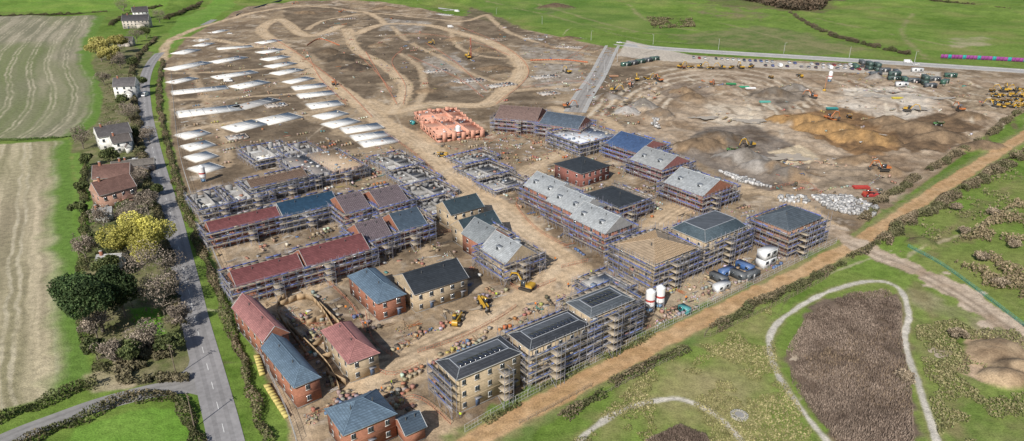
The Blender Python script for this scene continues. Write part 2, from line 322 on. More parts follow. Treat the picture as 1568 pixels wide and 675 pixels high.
# heights
HM=[]
def mound(u,v,rx,ry,h,ang=0,c1=None,c2=None):
    x,y=g(u,v); HM.append((x,y,rx,ry,ang,h*1.35))
    if c1:
        dx=X-x;dy=Y-y; ca,sa=math.cos(ang),math.sin(ang)
        q=np.hypot((dx*ca+dy*sa)/rx,(-dx*sa+dy*ca)/ry); idx=np.nonzero(q<1.4)[0]
        m=sst(1.15,.8,q[idx]+(N3[idx]-.5)*.5); put(idx,m,c1,c2,N3)
BR1=(.27,.19,.12);BR2=(.125,.09,.06);OC1=(.37,.225,.10);OC2=(.17,.11,.058);GY1=(.34,.31,.28);GY2=(.16,.14,.12)
for a in [(1200,184,11,6,3,0,OC1,OC2),(1235,188,16,8,4,-.3,OC1,OC2),(1275,200,18,8,4.5,-.3,OC1,OC2),(1320,212,17,8,4,-.4,OC1,OC2),(1360,190,12,7,4,0,BR1,BR2),(1400,200,16,8,4,-.2,BR1,BR2),
          (1440,212,14,8,3,0,BR1,BR2),(985,165,9,8,4,0,GY1,GY2),(960,172,7,6,3,0,(.42,.4,.38),GY1),(1010,178,9,7,3.5,0,BR1,GY2),(1060,152,9,6,3,0,BR1,BR2),(1185,146,12,7,4,0,GY2,BR2),(1215,136,8,5,3,0,GY1,GY2),
          (1100,215,14,9,4,0,BR2,GY2),(1070,225,14,8,4,.2,BR1,BR2),(1140,245,13,8,4,-.4,GY1,GY2),(1180,262,14,7,4,-.3,GY2,GY1),(1045,140,8,6,2.5,0,BR1,BR2),(1105,138,14,9,2.5,0,BR1,(.4,.33,.26)),(1500,225,13,6,2.5,.3,BR1,BR2),(1480,180,12,6,2.5,0,BR1,BR2),(1210,270,12,6,3,0,BR1,GY2),(1320,248,12,5,2.5,0,BR1,BR2),
          (525,92,14,9,4,0,(.06,.05,.04),MUD_AND_SHADE),(545,105,12,8,3,0,(.07,.055,.045),MUD_AND_SHADE),(505,80,9,7,3,0,MUD_AND_SHADE,BR2),(470,22,16,6,3,0,BR1,BR2),(850,14,22,8,4,0,BR2,MUD_AND_SHADE),(700,62,12,7,2.5,0,BR1,BR2),(640,65,12,7,2.5,0,GY2,BR2),
          (1540,580,6,4,2.2,0,TAN2,BR1),(1525,540,9,6,1.6,.6,TAN2,BR1),(1560,565,7,4,2,0,TAN2,BR2),(1410,372,5,3.5,1.8,0,(.14,.2,.05),BR2),(1340,120,7,5,2.5,0,GY1,GY2),(1390,150,14,6,1.5,0,(.42,.37,.3),GY1),(760,105,14,8,2,0,BR1,BR2),
          (590,15,18,6,3,0,BR2,BR1),(690,130,10,5,1.5,0,BR1,GY2),(1355,262,8,5,2.5,0,BR1,BR2),(830,70,14,7,2,0,BR1,GY2),(740,78,10,7,2.5,0,BR1,BR2),(580,70,9,6,2,0,BR1,MUD_AND_SHADE),(655,140,9,5,2,0,BR1,MUD_AND_SHADE),(870,60,14,5,2,0,BR1,BR2),(930,150,10,6,2.5,0,GY1,BR2)]:
    mound(*a)
def hgt(x,y):
    x=np.asarray(x,float);y=np.asarray(y,float); z=np.zeros(x.shape)
    rough=fbm(x,y,5,91,3)
    for (cx,cy,rx,ry,an,h) in HM:
        dx=x-cx;dy=y-cy; ca,sa=math.cos(an),math.sin(an)
        q=np.hypot((dx*ca+dy*sa)/rx,(-dx*sa+dy*ca)/ry)+(rough-.5)*.7
        z=np.maximum(z,h*np.clip(1.05-q,0,1)**.85*(.45+1.1*rough))
    return z
Z=hgt(X,Y)
si,sd_=sdp(gp(SITE),True,2); w=sst(0,-4,sd_); Z[si]+=w*((N3[si]-.5)*.4+(N4[si]-.5)*.26)
ei,ed=sdp(gp([(960,120),(1560,120),(1600,150),(1480,215),(1380,290),(1240,300),(1130,275),(1040,235),(960,200)]),True,2); Z[ei]+=sst(0,-10,ed)*((N2[ei]-.5)*2.6+(N3[ei]-.5)*1.6)
far=sst(500,1300,Y); Z+=far*(N1-.3)*22
Z-=0.05
Vt=np.stack([X,Y,Z],1)
ii=(np.arange(nr-1)[:,None]*ncn+np.arange(ncn-1)[None,:]).ravel()
Fc=np.stack([ii,ii+1,ii+ncn+1,ii+ncn],1)
me=bpy.data.meshes.new('ground'); me.vertices.add(len(Vt)); me.vertices.foreach_set('co',Vt.ravel())
me.loops.add(Fc.size); me.polygons.add(len(Fc)); me.loops.foreach_set('vertex_index',Fc.ravel().astype(np.int32))
me.polygons.foreach_set('loop_start',(np.arange(len(Fc))*4).astype(np.int32)); me.polygons.foreach_set('loop_total',np.full(len(Fc),4,np.int32))
me.polygons.foreach_set('use_smooth',np.ones(len(Fc),bool)); me.update(calc_edges=True)
at=me.color_attributes.new('Col','FLOAT_COLOR','POINT'); at.data.foreach_set('color',np.hstack([np.clip(C,0,1),np.ones((len(C),1))]).astype(np.float32).ravel())
M_gr=colmat('earth_and_grass',rough=.95,n_amt=.36,n_scale=.5,n2=2.6,bump=.7,spec=.1)
me.materials.append(M_gr); ob=bpy.data.objects.new('ground',me); sc.collection.objects.link(ob)
mb=MB(); mb.add([(-6000,-1500,-3),(6000,-1500,-3),(6000,7000,-3),(-6000,7000,-3)],[[0,1,2,3]],(.15,.22,.05)); mb.obj('outer_ground',[M_gr])
print('terrain',time.time()-T0)

# ---------------------------------------------------------------- roads
def offs(W):
    d=np.gradient(W,axis=0); d/=np.linalg.norm(d,axis=1)[:,None]+1e-9; return np.stack([-d[:,1],d[:,0]],1)
def strip(mb,W,w,z,c,off=0,mi=0,thick=0):
    n=offs(W); a=W+n*(off+w/2);b=W+n*(off-w/2); k=len(W); zz=np.full((k,1),z)
    v=np.vstack([np.hstack([a,zz]),np.hstack([b,zz])]); i=np.arange(k-1)
    mb.add(v,np.stack([i+k,i+k+1,i+1,i],1),c,mi)
    if thick:
        for A,s in ((a,1),(b,-1)):
            v=np.vstack([np.hstack([A,zz]),np.hstack([A,zz-thick])]); mb.add(v,np.stack([i,i+1,i+1+k,i+k],1),c,mi)
def dashes(mb,W,w,z,on,gap,c,off=0):
    s=np.concatenate([[0],np.cumsum(np.linalg.norm(np.diff(W,axis=0),axis=1))]); t=0
    while t+on<s[-1]:
        tt=np.array([t,t+on]); p=np.stack([np.interp(tt,s,W[:,0]),np.interp(tt,s,W[:,1])],1); nn=offs(p)
        a=p+nn*(off+w/2);b=p+nn*(off-w/2); mb.add([(b[0][0],b[0][1],z),(b[1][0],b[1][1],z),(a[1][0],a[1][1],z),(a[0][0],a[0][1],z)],[[0,1,2,3]],c); t+=on+gap
WHT=(.7,.7,.68)
def road(name,pts,w,c,kerb=False,edge=False,centre=True,z=.03,pav=0):
    W=catmull(gp(pts),10); mb=MB(); strip(mb,W,w,z,c,thick=.15)
    for s in (-1,1): strip(mb,W,w*.14,z+.004,tuple(q*.86 for q in c),off=s*w*.2)
    if kerb:
        for s in (1,-1): strip(mb,W,.3,z+.12,(.5,.49,.47),off=s*(w/2+.15),thick=.2)
    if pav:
        for s in (1,-1): strip(mb,W,pav,z+.09,(.42,.41,.39),off=s*(w/2+.3+pav/2),thick=.2)
    if edge:
        for s in (1,-1): strip(mb,W,.14,z+.008,WHT,off=s*(w/2-.35))
    if centre: dashes(mb,W,.13,z+.008,3,5,WHT)
    mb.obj(name,[M_asph]); return W
AS=(.30,.29,.29)
LANE=[(352,700),(338,640),(320,570),(300,495),(288,440),(275,385),(262,330),(245,272),(231,215),(222,165),(222,120),(238,88),(272,60),(320,34),(365,12),(400,-4),(450,-15)]
road('country_lane',LANE,6.6,AS)
road('side_road',[(318,572),(280,590),(225,600),(150,620),(80,645),(20,668),(-60,705)],5.2,(.29,.28,.27),centre=False,z=.02)
mb=MB(); P=[g(*p) for p in [(303,505),(322,572),(332,612),(290,602),(240,604),(262,588),(288,560)]]; mb.add([(x,y,.012) for x,y in P],[list(range(len(P)))[::-1]],(.29,.28,.27)); mb.obj('junction_apron',[M_asph])
ROADT=[(560,-14),(600,-2),(650,10),(720,20),(790,33),(860,49),(930,64),(1000,73),(1100,80),(1220,87),(1350,95),(1460,102),(1568,109),(1700,118)]
road('perimeter_road',ROADT,9.5,(.42,.41,.40),kerb=True,edge=True,z=.08,pav=3)
road('estate_road',[(938,70),(930,85),(915,115),(895,145),(880,172)],7.5,(.33,.31,.29),kerb=True,centre=False,z=.06,pav=2)
road('far_road',[(390,22),(430,4),(470,-8),(600,-12)],6,(.1,.1,.1),centre=False,z=.05)

# ---------------------------------------------------------------- houses
SLATE=(.075,.105,.14);SLATEL=(.125,.18,.24);BLACK=(.04,.047,.056);REDT=(.20,.075,.075);PINK=(.35,.165,.155);LGREY=(.40,.42,.43);NAVY=(.03,.07,.12)
BRK=(.32,.14,.09);BUFF=(.43,.34,.23);BLOCK=(.34,.33,.32);TIMB=(.52,.38,.24);MAUVE=(.16,.125,.14)
GRID=math.radians(36)
def frame(a,b,c,he,snap=True,gang=None,k=.75):
    ax,ay=g(a[0],a[1],he);bx,by=g(b[0],b[1],he)
    ang=math.atan2(by-ay,bx-ax);L=math.hypot(bx-ax,by-ay)
    G=GRID if gang is None else gang
    if snap and abs(ang-G)<math.radians(18):
        mx,my=(ax+bx)/2,(ay+by)/2; ang=G*k+ang*(1-k); ax=mx-math.cos(ang)*L/2; ay=my-math.sin(ang)*L/2
    if isinstance(c,tuple):
        cx,cy=g(c[0],c[1],he); W=-(cx-ax)*math.sin(ang)+(cy-ay)*math.cos(ang)
    else: W=c
    return ax,ay,ang,L,max(W,4)
TUBE=(.34,.35,.42)
def scaffold(par,L,W,h,sides='nfwe',guard=(.16,.2,.5),bay=2.1,bd=(.33,.28,.22),lift=2.0):
    mb=MB(); o1=.45;o2=1.65; r=.042
    def side(p0,p1,nrm):
        d=np.array(p1)-np.array(p0);l=np.linalg.norm(d);d=d/l;n=max(1,int(round(l/bay)))
        nrm=np.array(nrm,float)
        top=h+1.1+random.uniform(-.2,.5)
        P=[np.array(p0)+d*l*i/n for i in range(n+1)]
        for i,p in enumerate(P):
            q=p+nrm*(o2-o1); tj=top+random.uniform(-.5,.7)
            s=random.uniform(.6,1.35); tc=tuple(c*s for c in TUBE)
            mb.pole((*q,0),(*q,tj),r,tc); mb.pole((*p,0),(*p,top-.6),r,tc)
        nl=int(h/lift+.3)
        for k in range(1,nl+1):
            z=k*lift
            a0=P[0]-d*.4;a1=P[-1]+d*.4; b0=a0+nrm*(o2-o1);b1=a1+nrm*(o2-o1)
            for z2 in (z-.1,z+.5,z+1.0): mb.pole((*b0,z2),(*b1,z2),r*.9,TUBE)
            mb.pole((*a0,z-.1),(*a1,z-.1),r*.9,TUBE)
            m=(P[0]+P[-1])/2+nrm*(o2-o1)/2; an=math.atan2(d[1],d[0])
            for bz in range(n):
                if random.random()<.1: continue
                mm=(P[bz]+P[bz+1])/2+nrm*(o2-o1)/2; s=random.uniform(.6,1.25)
                mb.box(mm[0],mm[1],z,l/n-.04,o2-o1-.1,.06,tuple(c*s for c in bd),1,an)
            mb.box(*( (b0+b1)/2),z+.07,np.linalg.norm(b1-b0),.04,.18,(.38,.33,.25),1,an)
            for bz in range(n):
                if random.random()<.7:
                    mm=(P[bz]+P[bz+1])/2+nrm*(o2-o1-.05); s=random.uniform(.6,1.3)
                    mb.box(mm[0],mm[1],z+.3,l/n-.1,.02,.42,tuple(c*s for c in guard) if random.random()<.85 else (.4,.4,.45),1,an)
            if random.random()<.5:
                mm=P[0]+d*random.uniform(.1,.9)*l+nrm*.6; mb.box(mm[0],mm[1],z+.07,random.uniform(.6,1.5),.6,random.uniform(.3,.7),random.choice([(.4,.2,.14),(.5,.5,.48),(.4,.4,.42),(.45,.38,.28)]),1,an)
        for i in range(0,n,2):
            q0=P[i]+nrm*(o2-o1);q1=P[min(i+1,n)]+nrm*(o2-o1)
            mb.pole((*q0,0),(*q1,min(h,lift*2)),r*.9,TUBE)
            if h>5: mb.pole((*q1,lift*2),(*q0,h),r*.9,TUBE)
    e=o1
    if 'n' in sides: side((-o2,-e),(L+o2,-e),(0,-1))
    if 'f' in sides: side((-o2,W+e),(L+o2,W+e),(0,1))
    if 'w' in sides: side((-e,-o1),(-e,W+o1),(-1,0))
    if 'e' in sides: side((L+e,-o1),(L+e,W+o1),(1,0))
    lx=random.uniform(.2,.7)*L; 
    for k in range(1,int(h/lift)+1):
        mb.box(lx,-o2-1.3,k*lift,2.4,2.4,.08,(.38,.32,.24),1)
        for z2 in (.5,1.0): mb.pole((lx-1.2,-o2-2.5,k*lift+z2),(lx+1.2,-o2-2.5,k*lift+z2),r,TUBE)
    for sx in(-1.2,0,1.2): mb.pole((lx+sx,-o2-2.5,0),(lx+sx,-o2-2.5,h+1),r,TUBE)
    for sx in(-1.2,1.2):
        mb.pole((lx+sx,-o2,h),(lx+sx,-o2-2.5,h),r,TUBE)
        mb.pole((lx+sx,-o2-2.5,0),(lx+sx,-o2,lift),r,TUBE)
    mb.obj('scaffold',[M_metal,M_wood],par)
def windows(par,L,W,he,ins,floors=None,doors=True,frame_c=(.6,.6,.59),sp=2.9):
    fl=floors or max(1,int(round(he/2.75))); fh=he/fl; mb=MB(); db=MB()
    def win(x,y,z,w,h,nx,ny):
        if ny: 
            mb.box(x,y+ny*.03,z,w,.06,h,frame_c,0); 
            mb.box(x-w/4+.01,y+ny*.05,z+.06,w/2-.07,.06,h-.12,(.03,.04,.05),1); mb.box(x+w/4-.01,y+ny*.05,z+.06,w/2-.07,.06,h-.12,(.03,.04,.05),1)
            mb.box(x,y+ny*.08,z-.09,w+.2,.16,.08,(.5,.48,.45),0)
        else:
            mb.box(x+nx*.03,y,z,.06,w,h,frame_c,0); mb.box(x+nx*.05,y,z+.06,.06,w-.12,h-.12,(.03,.04,.05),1)
            mb.box(x+nx*.08,y,z-.09,.16,w+.2,.08,(.5,.48,.45),0)
    for f in range(fl):
        z=f*fh+.95
        n=max(1,int((L-2*ins-.8)/sp)); 
        for i in range(n):
            x=ins+(L-2*ins)*(i+.5)/n
            for y,ny in ((ins,-1),(W-ins,1)):
                if f==0 and doors and i%3==1:
                    db.box(x,y+ny*.04,.03,1.0,.08,2.1,(.08,.12,.2) if i%2 else (.12,.12,.12)); db.box(x,y+ny*.4,2.2,1.6,.8,.12,(.2,.2,.22))
                else: win(x,y,z,1.15 if i%2 else .95,1.25,0,ny)
        n=max(1,int((W-2*ins-1)/3.6))
        for i in range(n):
            y=ins+(W-2*ins)*(i+.5)/n
            for x,nx in ((ins,-1),(L-ins,1)): win(x,y,z,.95,1.2,nx,0)
    mb.obj('windows',[M_paint,M_glass],par); db.obj('doors',[M_paint],par)
def roof(par,L,W,he,rise,kind,col,ridge='x',ins=0,extra=None,cap=None):
    mb=MB(); t=.14; z0=he;z1=he+t
    base=[(0,0),(L,0),(L,W),(0,W)]
    v=[(x,y,z0) for x,y in base]+[(x,y,z1) for x,y in base]
    zr=he+t+rise
    fas=(.42,.42,.42) if cap is None else cap
    mb.add(v,[[0,1,5,4],[1,2,6,5],[2,3,7,6],[3,0,4,7],[0,3,2,1]],fas,1)
    if kind in('gable','hip','half'):
        ext=(L if ridge=='x' else W); half=(W if ridge=='x' else L)/2
        i0=i1=0
        if kind=='hip': i0=i1=min(half,ext/2-.3)
        if kind=='half': i0=min(half,ext/2)
        if ridge=='x': r0=(i0,W/2,zr);r1=(L-i1,W/2,zr); 
        else: r0=(L/2,i0,zr);r1=(L/2,W-i1,zr)
        V=[(0,0,z1),(L,0,z1),(L,W,z1),(0,W,z1),r0,r1]
        if ridge=='x': q=[[0,1,5,4],[2,3,4,5]];tr=[[3,0,4],[1,2,5]]
        else: q=[[1,2,5,4],[3,0,4,5]];tr=[[0,1,4],[2,3,5]]
        mb.add(V,q,col,0)
        if kind=='hip': mb.add(V,tr,col,0)
        elif kind=='half': mb.add(V,[tr[0]],col,0); mb.add(V,[tr[1]],extra or BRK,2)
        else: mb.add(V,tr,extra or BRK,2)
        rc=tuple(min(1,c*1.35+.01) for c in col)
        mb.pole(r0,r1,.1,rc,0)
        if kind=='gable':
            for a,b in (((0,4),(3,4),(1,5),(2,5)) if ridge=='x' else ((0,4),(1,4),(2,5),(3,5))): mb.pole(V[a],V[b],.08,(.45,.45,.45),1)
        if kind=='hip' or kind=='half':
            cs=[(V[0],V[4]),(V[3],V[4]),(V[1],V[5]),(V[2],V[5])] if ridge=='x' else [(V[0],V[4]),(V[1],V[4]),(V[2],V[5]),(V[3],V[5])]
            if kind=='half': cs=cs[:2]
            for a,b in cs: mb.pole(a,b,.08,rc,0)
    if kind=='mansard':
        k=min(2.6,W*.25); V=[(0,0,z1),(L,0,z1),(L,W,z1),(0,W,z1),(k,k,zr),(L-k,k,zr),(L-k,W-k,zr),(k,W-k,zr)]
        mb.add(V,[[0,1,5,4],[1,2,6,5],[2,3,7,6],[3,0,4,7]],col,0); mb.add(V,[[4,5,6,7]],(.10,.11,.125),0)
        for a,b in ((4,5),(5,6),(6,7),(7,4)): mb.pole(V[a],V[b],.12,(.34,.36,.4),1)
        for a,b in ((0,1),(1,2),(2,3),(3,0)): mb.pole(V[a],V[b],.1,(.5,.48,.44),1)
        for a,b in ((0,4),(1,5),(2,6),(3,7)): mb.pole(V[a],V[b],.1,(.3,.32,.34),0)
    mb.obj('roof',[M_tile,M_paint,M_brick],par)
    return zr
def bays(par,L,W,he,rise,col=(.03,.035,.05),ridge='x',mans=False):
    mb=MB(); k=min(2.6,W*.25)
    z=he+.14+rise+.25; n=int((L-2*k-1)/1.25); rws=max(1,int((W-2*k-.6)/1.9))
    for i in range(n):
        for j in range(rws):
            x=k+.8+i*1.25;y=k+.9+j*1.9
            mb.box(x,y,z,1.1,1.65,.06,col,0)
            mb.box(x,y,z-.22,.1,1.2,.2,(.5,.5,.5),1)
    mb.obj('solar_panels',[M_glass,M_paint],par)
def battens(par,L,W,he,rise,col,kind,ridge='x'):
    mb=MB(); n=int(L/.6)
    for i in range(n+1):
        x=L*i/n
        q=min(1,min(x,L-x)/(W/2)) if kind=='hip' else 1
        for s in (0,1):
            y0=0 if s==0 else W; y1=W/2*q if s==0 else W-W/2*q
            mb.pole((x,y0,he+.18),(x,y1,he+.18+rise*q),.05,col)
    for j in range(1,int(W/2/.7)):
        t=j/(int(W/2/.7)); a=t*W/2 if kind=='hip' else 0
        for y in (W/2*t,W-W/2*t): mb.pole((a,y,he+.24+rise*t),(L-a,y,he+.24+rise*t),.05,tuple(c*.85 for c in col))
    mb.obj('roof_battens',[M_wood],par)
FOOT=[]
def house(name,a,b,c,he=5.2,rise=None,kind='gable',ridge='x',rc=SLATE,wc=BRK,scaf='',solar=False,win=True,batt=None,velux=0,snap=True,floors=None,gablec=None,guard=(.10,.14,.36)):
    x,y,ang,L,W=frame(a,b,c,he,snap); e=empty(name,x,y,ang)
    if rise is None: rise=(W if ridge=='x' else L)/2*.72
    ins=.35; mb=MB(); mb.b2(ins,L-ins,ins,W-ins,-.1,he,wc); 
    mb.obj('walls',[M_brick],e)
    fl=floors or max(1,int(round(he/2.75)))
    tb=MB()
    for k in range(1,fl): tb.b2(ins-.04,L-ins+.04,ins-.04,W-ins+.04,k*he/fl-.08,k*he/fl+.04,tuple(min(1,q*1.1) for q in wc))
    tb.b2(ins-.05,L-ins+.05,ins-.05,W-ins+.05,-.1,.18,(.2,.19,.18)); tb.obj('brick_bands',[M_conc],e)
    if win: windows(e,L,W,he,ins,floors)
    roof(e,L,W,he,rise,kind,rc,ridge,ins,extra=gablec or wc)
    if solar: bays(e,L,W,he,rise,mans=(kind=='mansard'),ridge=ridge)
    if batt: battens(e,L,W,he,rise,batt,kind)
    mb=MB()
    if kind!='mansard':
        for q in range(2):
            if ridge=='x': px=L*(.3+.4*q);py=W*.4
            else: px=L*.4;py=W*(.3+.4*q)
            mb.pole((px,py,he+rise*.6),(px,py,he+rise*.8+.8),.12,(.1,.1,.1),n=6,cap=True)
        mb.obj('roof_vents',[M_paint],e)
    if velux:
        mb=MB()
        D=(W if ridge=='y' else L)
        for i in range(velux):
            t=.42; d=D*(i+.5)/velux
            for s in (0,1):
                if ridge=='y': px=(L/2*t if s==0 else L-L/2*t);py=d
                else: px=d;py=(W/2*t if s==0 else W-W/2*t)
                z=he+.1+rise*t
                mb.box(px,py,z-.4,1.3,1.5,1.2,(.5,.52,.54),0); mb.box(px,py,z+.81,1.45,1.65,.1,(.2,.22,.25),0)
                sx=(-1 if s==0 else 1)
                if ridge=='y': mb.box(px+sx*.66,py,z-.1,.05,1.1,.8,(.04,.05,.06),1)
                else: mb.box(px,py+sx*.76,z-.1,.9,.05,.8,(.04,.05,.06),1)
        mb.obj('dormers',[M_paint,M_glass],e)
    if scaf: scaffold(e,L,W,he+.3,scaf,guard)
    FOOT.append((x,y,ang,L,W)); return e
def unfinished(name,a,b,c,h=5,floorc=(.6,.6,.58),wc=BLOCK,scaf='nfwe',wallh=None,joists=False,snap=True,guard=(.10,.14,.36),gang=None):
    x,y,ang,L,W=frame(a,b,c,h,snap,gang); e=empty(name,x,y,ang); FOOT.append((x,y,ang,L,W))
    mb=MB(); wh=wallh or h; t=.32
    n=max(1,int(L/6))
    def run(x0,y0,x1,y1):
        l=math.hypot(x1-x0,y1-y0);k=max(2,int(l/2.2)); an=math.atan2(y1-y0,x1-x0)
        for i in range(k):
            f0=i/k;f1=(i+1)/k; mx=x0+(x1-x0)*(f0+f1)/2;my=y0+(y1-y0)*(f0+f1)/2
            if i%2: mb.box(mx,my,-.1,l/k,t,wh+.1+random.choice([0,0,.25,-.3,-.6])*min(1,wh/3),wc,0,an)
            else:
                for z in range(int(wh/2.6)+1):
                    hh=min(.9,wh-z*2.6); 
                    if hh>0: mb.box(mx,my,z*2.6-.1,l/k,t,hh+.1,wc,0,an)
                    if (z+1)*2.6<=wh+.1: mb.box(mx,my,z*2.6+2.1,l/k,t,.5,wc,0,an)
    run(0,0,L,0);run(L,0,L,W);run(L,W,0,W);run(0,W,0,0)
    for i in range(1,n+1):
        if i<n or n==1: 
            xx=L*i/(n if n>1 else 2); mb.box(xx,W/2,-.1,t,W-t,wh*.96+.1,wc,0)
    mb.box(L/2,W*.52,-.1,L-t,.2,wh*.93,tuple(q*.9 for q in wc),0)
    mb.obj('block_walls',[M_brick],e)
    mb=MB(); k=int(wh/2.6)
    mb.b2(t/2,L-t/2,t/2,W-t/2,-.1,.1,(.45,.44,.42))
    if k>=1 : mb.b2(t/2+.01,L-t/2-.01,t/2+.01,W-t/2-.01,k*2.6-.25,k*2.6-.05,floorc)
    for q in range(int(L*W/16)):
        mb.box(random.uniform(1,L-1),random.uniform(1,W-1),(k*2.6-.05 if k else .1),random.uniform(.5,1.4),random.uniform(.5,1.2),random.uniform(.2,.7),random.choice([(.4,.22,.16),(.45,.45,.45),(.5,.45,.35),(.6,.6,.6),(.2,.25,.32)]),0,random.random())
    mb.obj('floor_slab',[M_conc],e)
    if joists:
        mb=MB()
        for i in range(int(L/.6)): mb.b2(i*.6,i*.6+.08,.1,W-.1,wh,wh+.22,TIMB)
        mb.obj('floor_joists',[M_wood],e)
    if scaf: scaffold(e,L,W,h,scaf,guard)
    return e
G2=(.11,.15,.44)
house('apartment_block',(699,584),(800,541),(668,553),8.6,1.0,'mansard',rc=(.06,.065,.075),wc=BUFF,solar=True,floors=3,scaf='w')
house('apartment_block',(812,538),(905,497),(780,511),9.0,1.0,'mansard',rc=(.05,.055,.065),wc=BUFF,solar=True,floors=3,scaf='nwef',guard=(.12,.17,.4))
house('apartment_block',(905,488),(972,459),(868,463),10.2,1.0,'mansard',rc=(.11,.125,.14),wc=BUFF,solar=True,floors=3,scaf='nef',guard=(.12,.17,.4))
unfinished('apartment_block_shell',(925,452),(962,437),(888,432),8,floorc=(.55,.53,.5))
house('brick_house',(524,667),(610,636),(488,630),5.6,3.0,'hip',rc=SLATEL,wc=BRK)
house('brick_garage',(620,668),(655,655),(606,640),2.8,2.0,'gable',rc=SLATE,wc=BRK,win=False)
house('terraced_house',(451,597),(491,577),(408,530),5.4,2.8,'half',ridge='y',rc=SLATEL,wc=BRK)
house('terraced_house',(405,527),(442,508),(378,464),5.7,3.1,'gable',ridge='y',rc=PINK,wc=BRK)
house('brick_house',(532,558),(583,542),(503,503),5.2,3.0,'hip',ridge='y',rc=PINK,wc=BUFF)
house('brick_house',(577,466),(623,451),(546,419),5.4,3.0,'hip',ridge='y',rc=SLATEL,wc=BRK)
house('brick_house',(633,451),(720,427),(608,421),5.6,3.4,'gable',rc=BLACK,wc=BUFF)
house('terraced_house',(362,441),(466,412),(350,420),5.4,3,'gable',rc=REDT,wc=BRK,scaf='nfw')
house('terraced_house',(471,410),(567,382),(456,386),5.8,3.2,'gable',rc=REDT,wc=BRK,scaf='nfe')
house('terraced_house',(324,361),(430,333),(318,346),5.2,2.8,'gable',rc=REDT,wc=BRK,scaf='nfw')
house('terraced_house',(434,333),(520,313),(422,315),5.6,3,'gable',rc=NAVY,wc=BLOCK,scaf='nfe')
for a,b,c,rc in [((531,330),(568,319),(520,304),MAUVE),((585,321),(626,308),(572,294),MAUVE),((560,374),(601,361),(548,347),MAUVE),((613,357),(656,345),(602,330),SLATE)]:
    house('semi_detached_house',a,b,c,5.4,4.0,'gable',rc=rc,wc=BRK,scaf='nfwe',batt=(.26,.22,.23) if rc==MAUVE else None,guard=G2)
house('brick_house',(690,330),(743,317),(678,312),5.4,3.2,'gable',rc=(.05,.075,.09),wc=BUFF)
house('brick_house',(716,361),(768,343),(702,342),5.4,3.4,'gable',rc=(.05,.075,.09),wc=BUFF)
house('semi_detached_house',(740,378),(780,362),(725,352),5.8,4.2,'gable',ridge='y',rc=(.26,.28,.29),wc=BRK,scaf='ne',guard=G2)
house('semi_detached_house',(775,406),(822,388),(752,376),5.8,4.4,'gable',ridge='y',rc=LGREY,wc=BUFF,scaf='nwef',guard=G2,velux=1)
for a,b,c in [((928,360),(969,343),(888,328)),((886,331),(928,315),(848,304)),((846,305),(886,292),(810,282))]:
    house('terraced_house',a,b,c,7.0,4.2,'gable',ridge='y',rc=LGREY,wc=BRK,scaf='nwe' if b[0]>960 else 'we',velux=2,gablec=BLOCK,guard=G2)
house('brick_house',(950,321),(990,305),(905,294),5.4,3.2,'hip',ridge='y',rc=BLACK,wc=BRK,scaf='nwe')
house('brick_house',(893,268),(932,253),(862,247),5.6,3.2,'hip',ridge='y',rc=BLACK,wc=(.26,.11,.09))
house('semi_detached_house',(1078,302),(1122,284),(1034,274),6.2,4.2,'gable',ridge='y',rc=LGREY,wc=BRK,scaf='nwef',velux=2,guard=G2)
house('semi_detached_house',(1017,262),(1053,246),(980,240),6.2,4.0,'gable',ridge='y',rc=(.36,.37,.37),wc=(.3,.13,.12),scaf='nwef',velux=2,guard=G2)
house('semi_detached_house',(980,236),(1017,220),(946,214),6.2,3.6,'gable',ridge='y',rc=(.07,.12,.24),wc=(.3,.13,.12),scaf='nwef',guard=(.08,.17,.6))
house('apartment_block_shell',(1003,406),(1066,380),(945,373),8.4,2.6,'hip',rc=(.38,.29,.20),wc=BUFF,scaf='nwef',batt=TIMB,floors=3,guard=G2)
house('apartment_block',(1082,373),(1142,346),(1038,346),8.8,2.4,'mansard',rc=(.08,.11,.13),wc=BUFF,scaf='nef',floors=3,guard=G2)
house('apartment_block',(1207,354),(1262,334),(1163,331),8.8,3.0,'hip',rc=(.09,.11,.13),wc=(.32,.18,.12),scaf='nwef',floors=3,guard=G2)
house('terraced_house',(757,181),(822,186),(752,164),6.5,4,'gable',rc=(.21,.145,.13),wc=(.3,.14,.11),scaf='nwf',batt=(.32,.23,.2),snap=False)
house('terraced_house',(825,189),(885,198),(826,174),6.5,4,'gable',rc=(.11,.14,.18),wc=(.3,.14,.11),scaf='nef',snap=False)
unfinished('house_shell',(890,222),(945,207),(868,200),5.5,floorc=(.6,.62,.66),guard=G2)
unfinished('house_shell',(310,318),(352,308),(298,296),4.6); unfinished('house_shell',(356,307),(410,293),(345,284),4.8,floorc=(.7,.7,.68))
house('house_shell',(388,292),(470,270),(380,278),5.4,2.2,'gable',rc=(.2,.135,.1),wc=BLOCK,scaf='nfwe',batt=(.25,.18,.14))
unfinished('house_shell',(396,244),(449,230),(384,224),4.8,floorc=(.75,.75,.74))
unfinished('house_shell',(470,270),(505,262),(448,240),5.2,floorc=(.3,.27,.25)); unfinished('house_shell',(510,263),(556,252),(492,232),5.2,floorc=(.45,.4,.36),wc=(.38,.27,.21),joists=True)
unfinished('house_shell',(450,240),(490,231),(440,222),5.0,floorc=(.4,.36,.33))
for a,b,c in [((600,258),(640,246),(580,238)),((625,280),(668,268),(606,260)),((650,302),(692,288),(630,283)),((665,325),(708,311),(650,305))]:
    unfinished('house_shell',a,b,c,2.6,floorc=(.5,.48,.45),wallh=1.7,guard=G2)
for a,b,c in [((715,250),(755,236),(700,238)),((735,272),(778,258),(718,253)),((760,290),(805,276),(742,274))]:
    unfinished('house_shell',a,b,c,2.4,floorc=(.48,.46,.42),wallh=1.2,guard=G2)
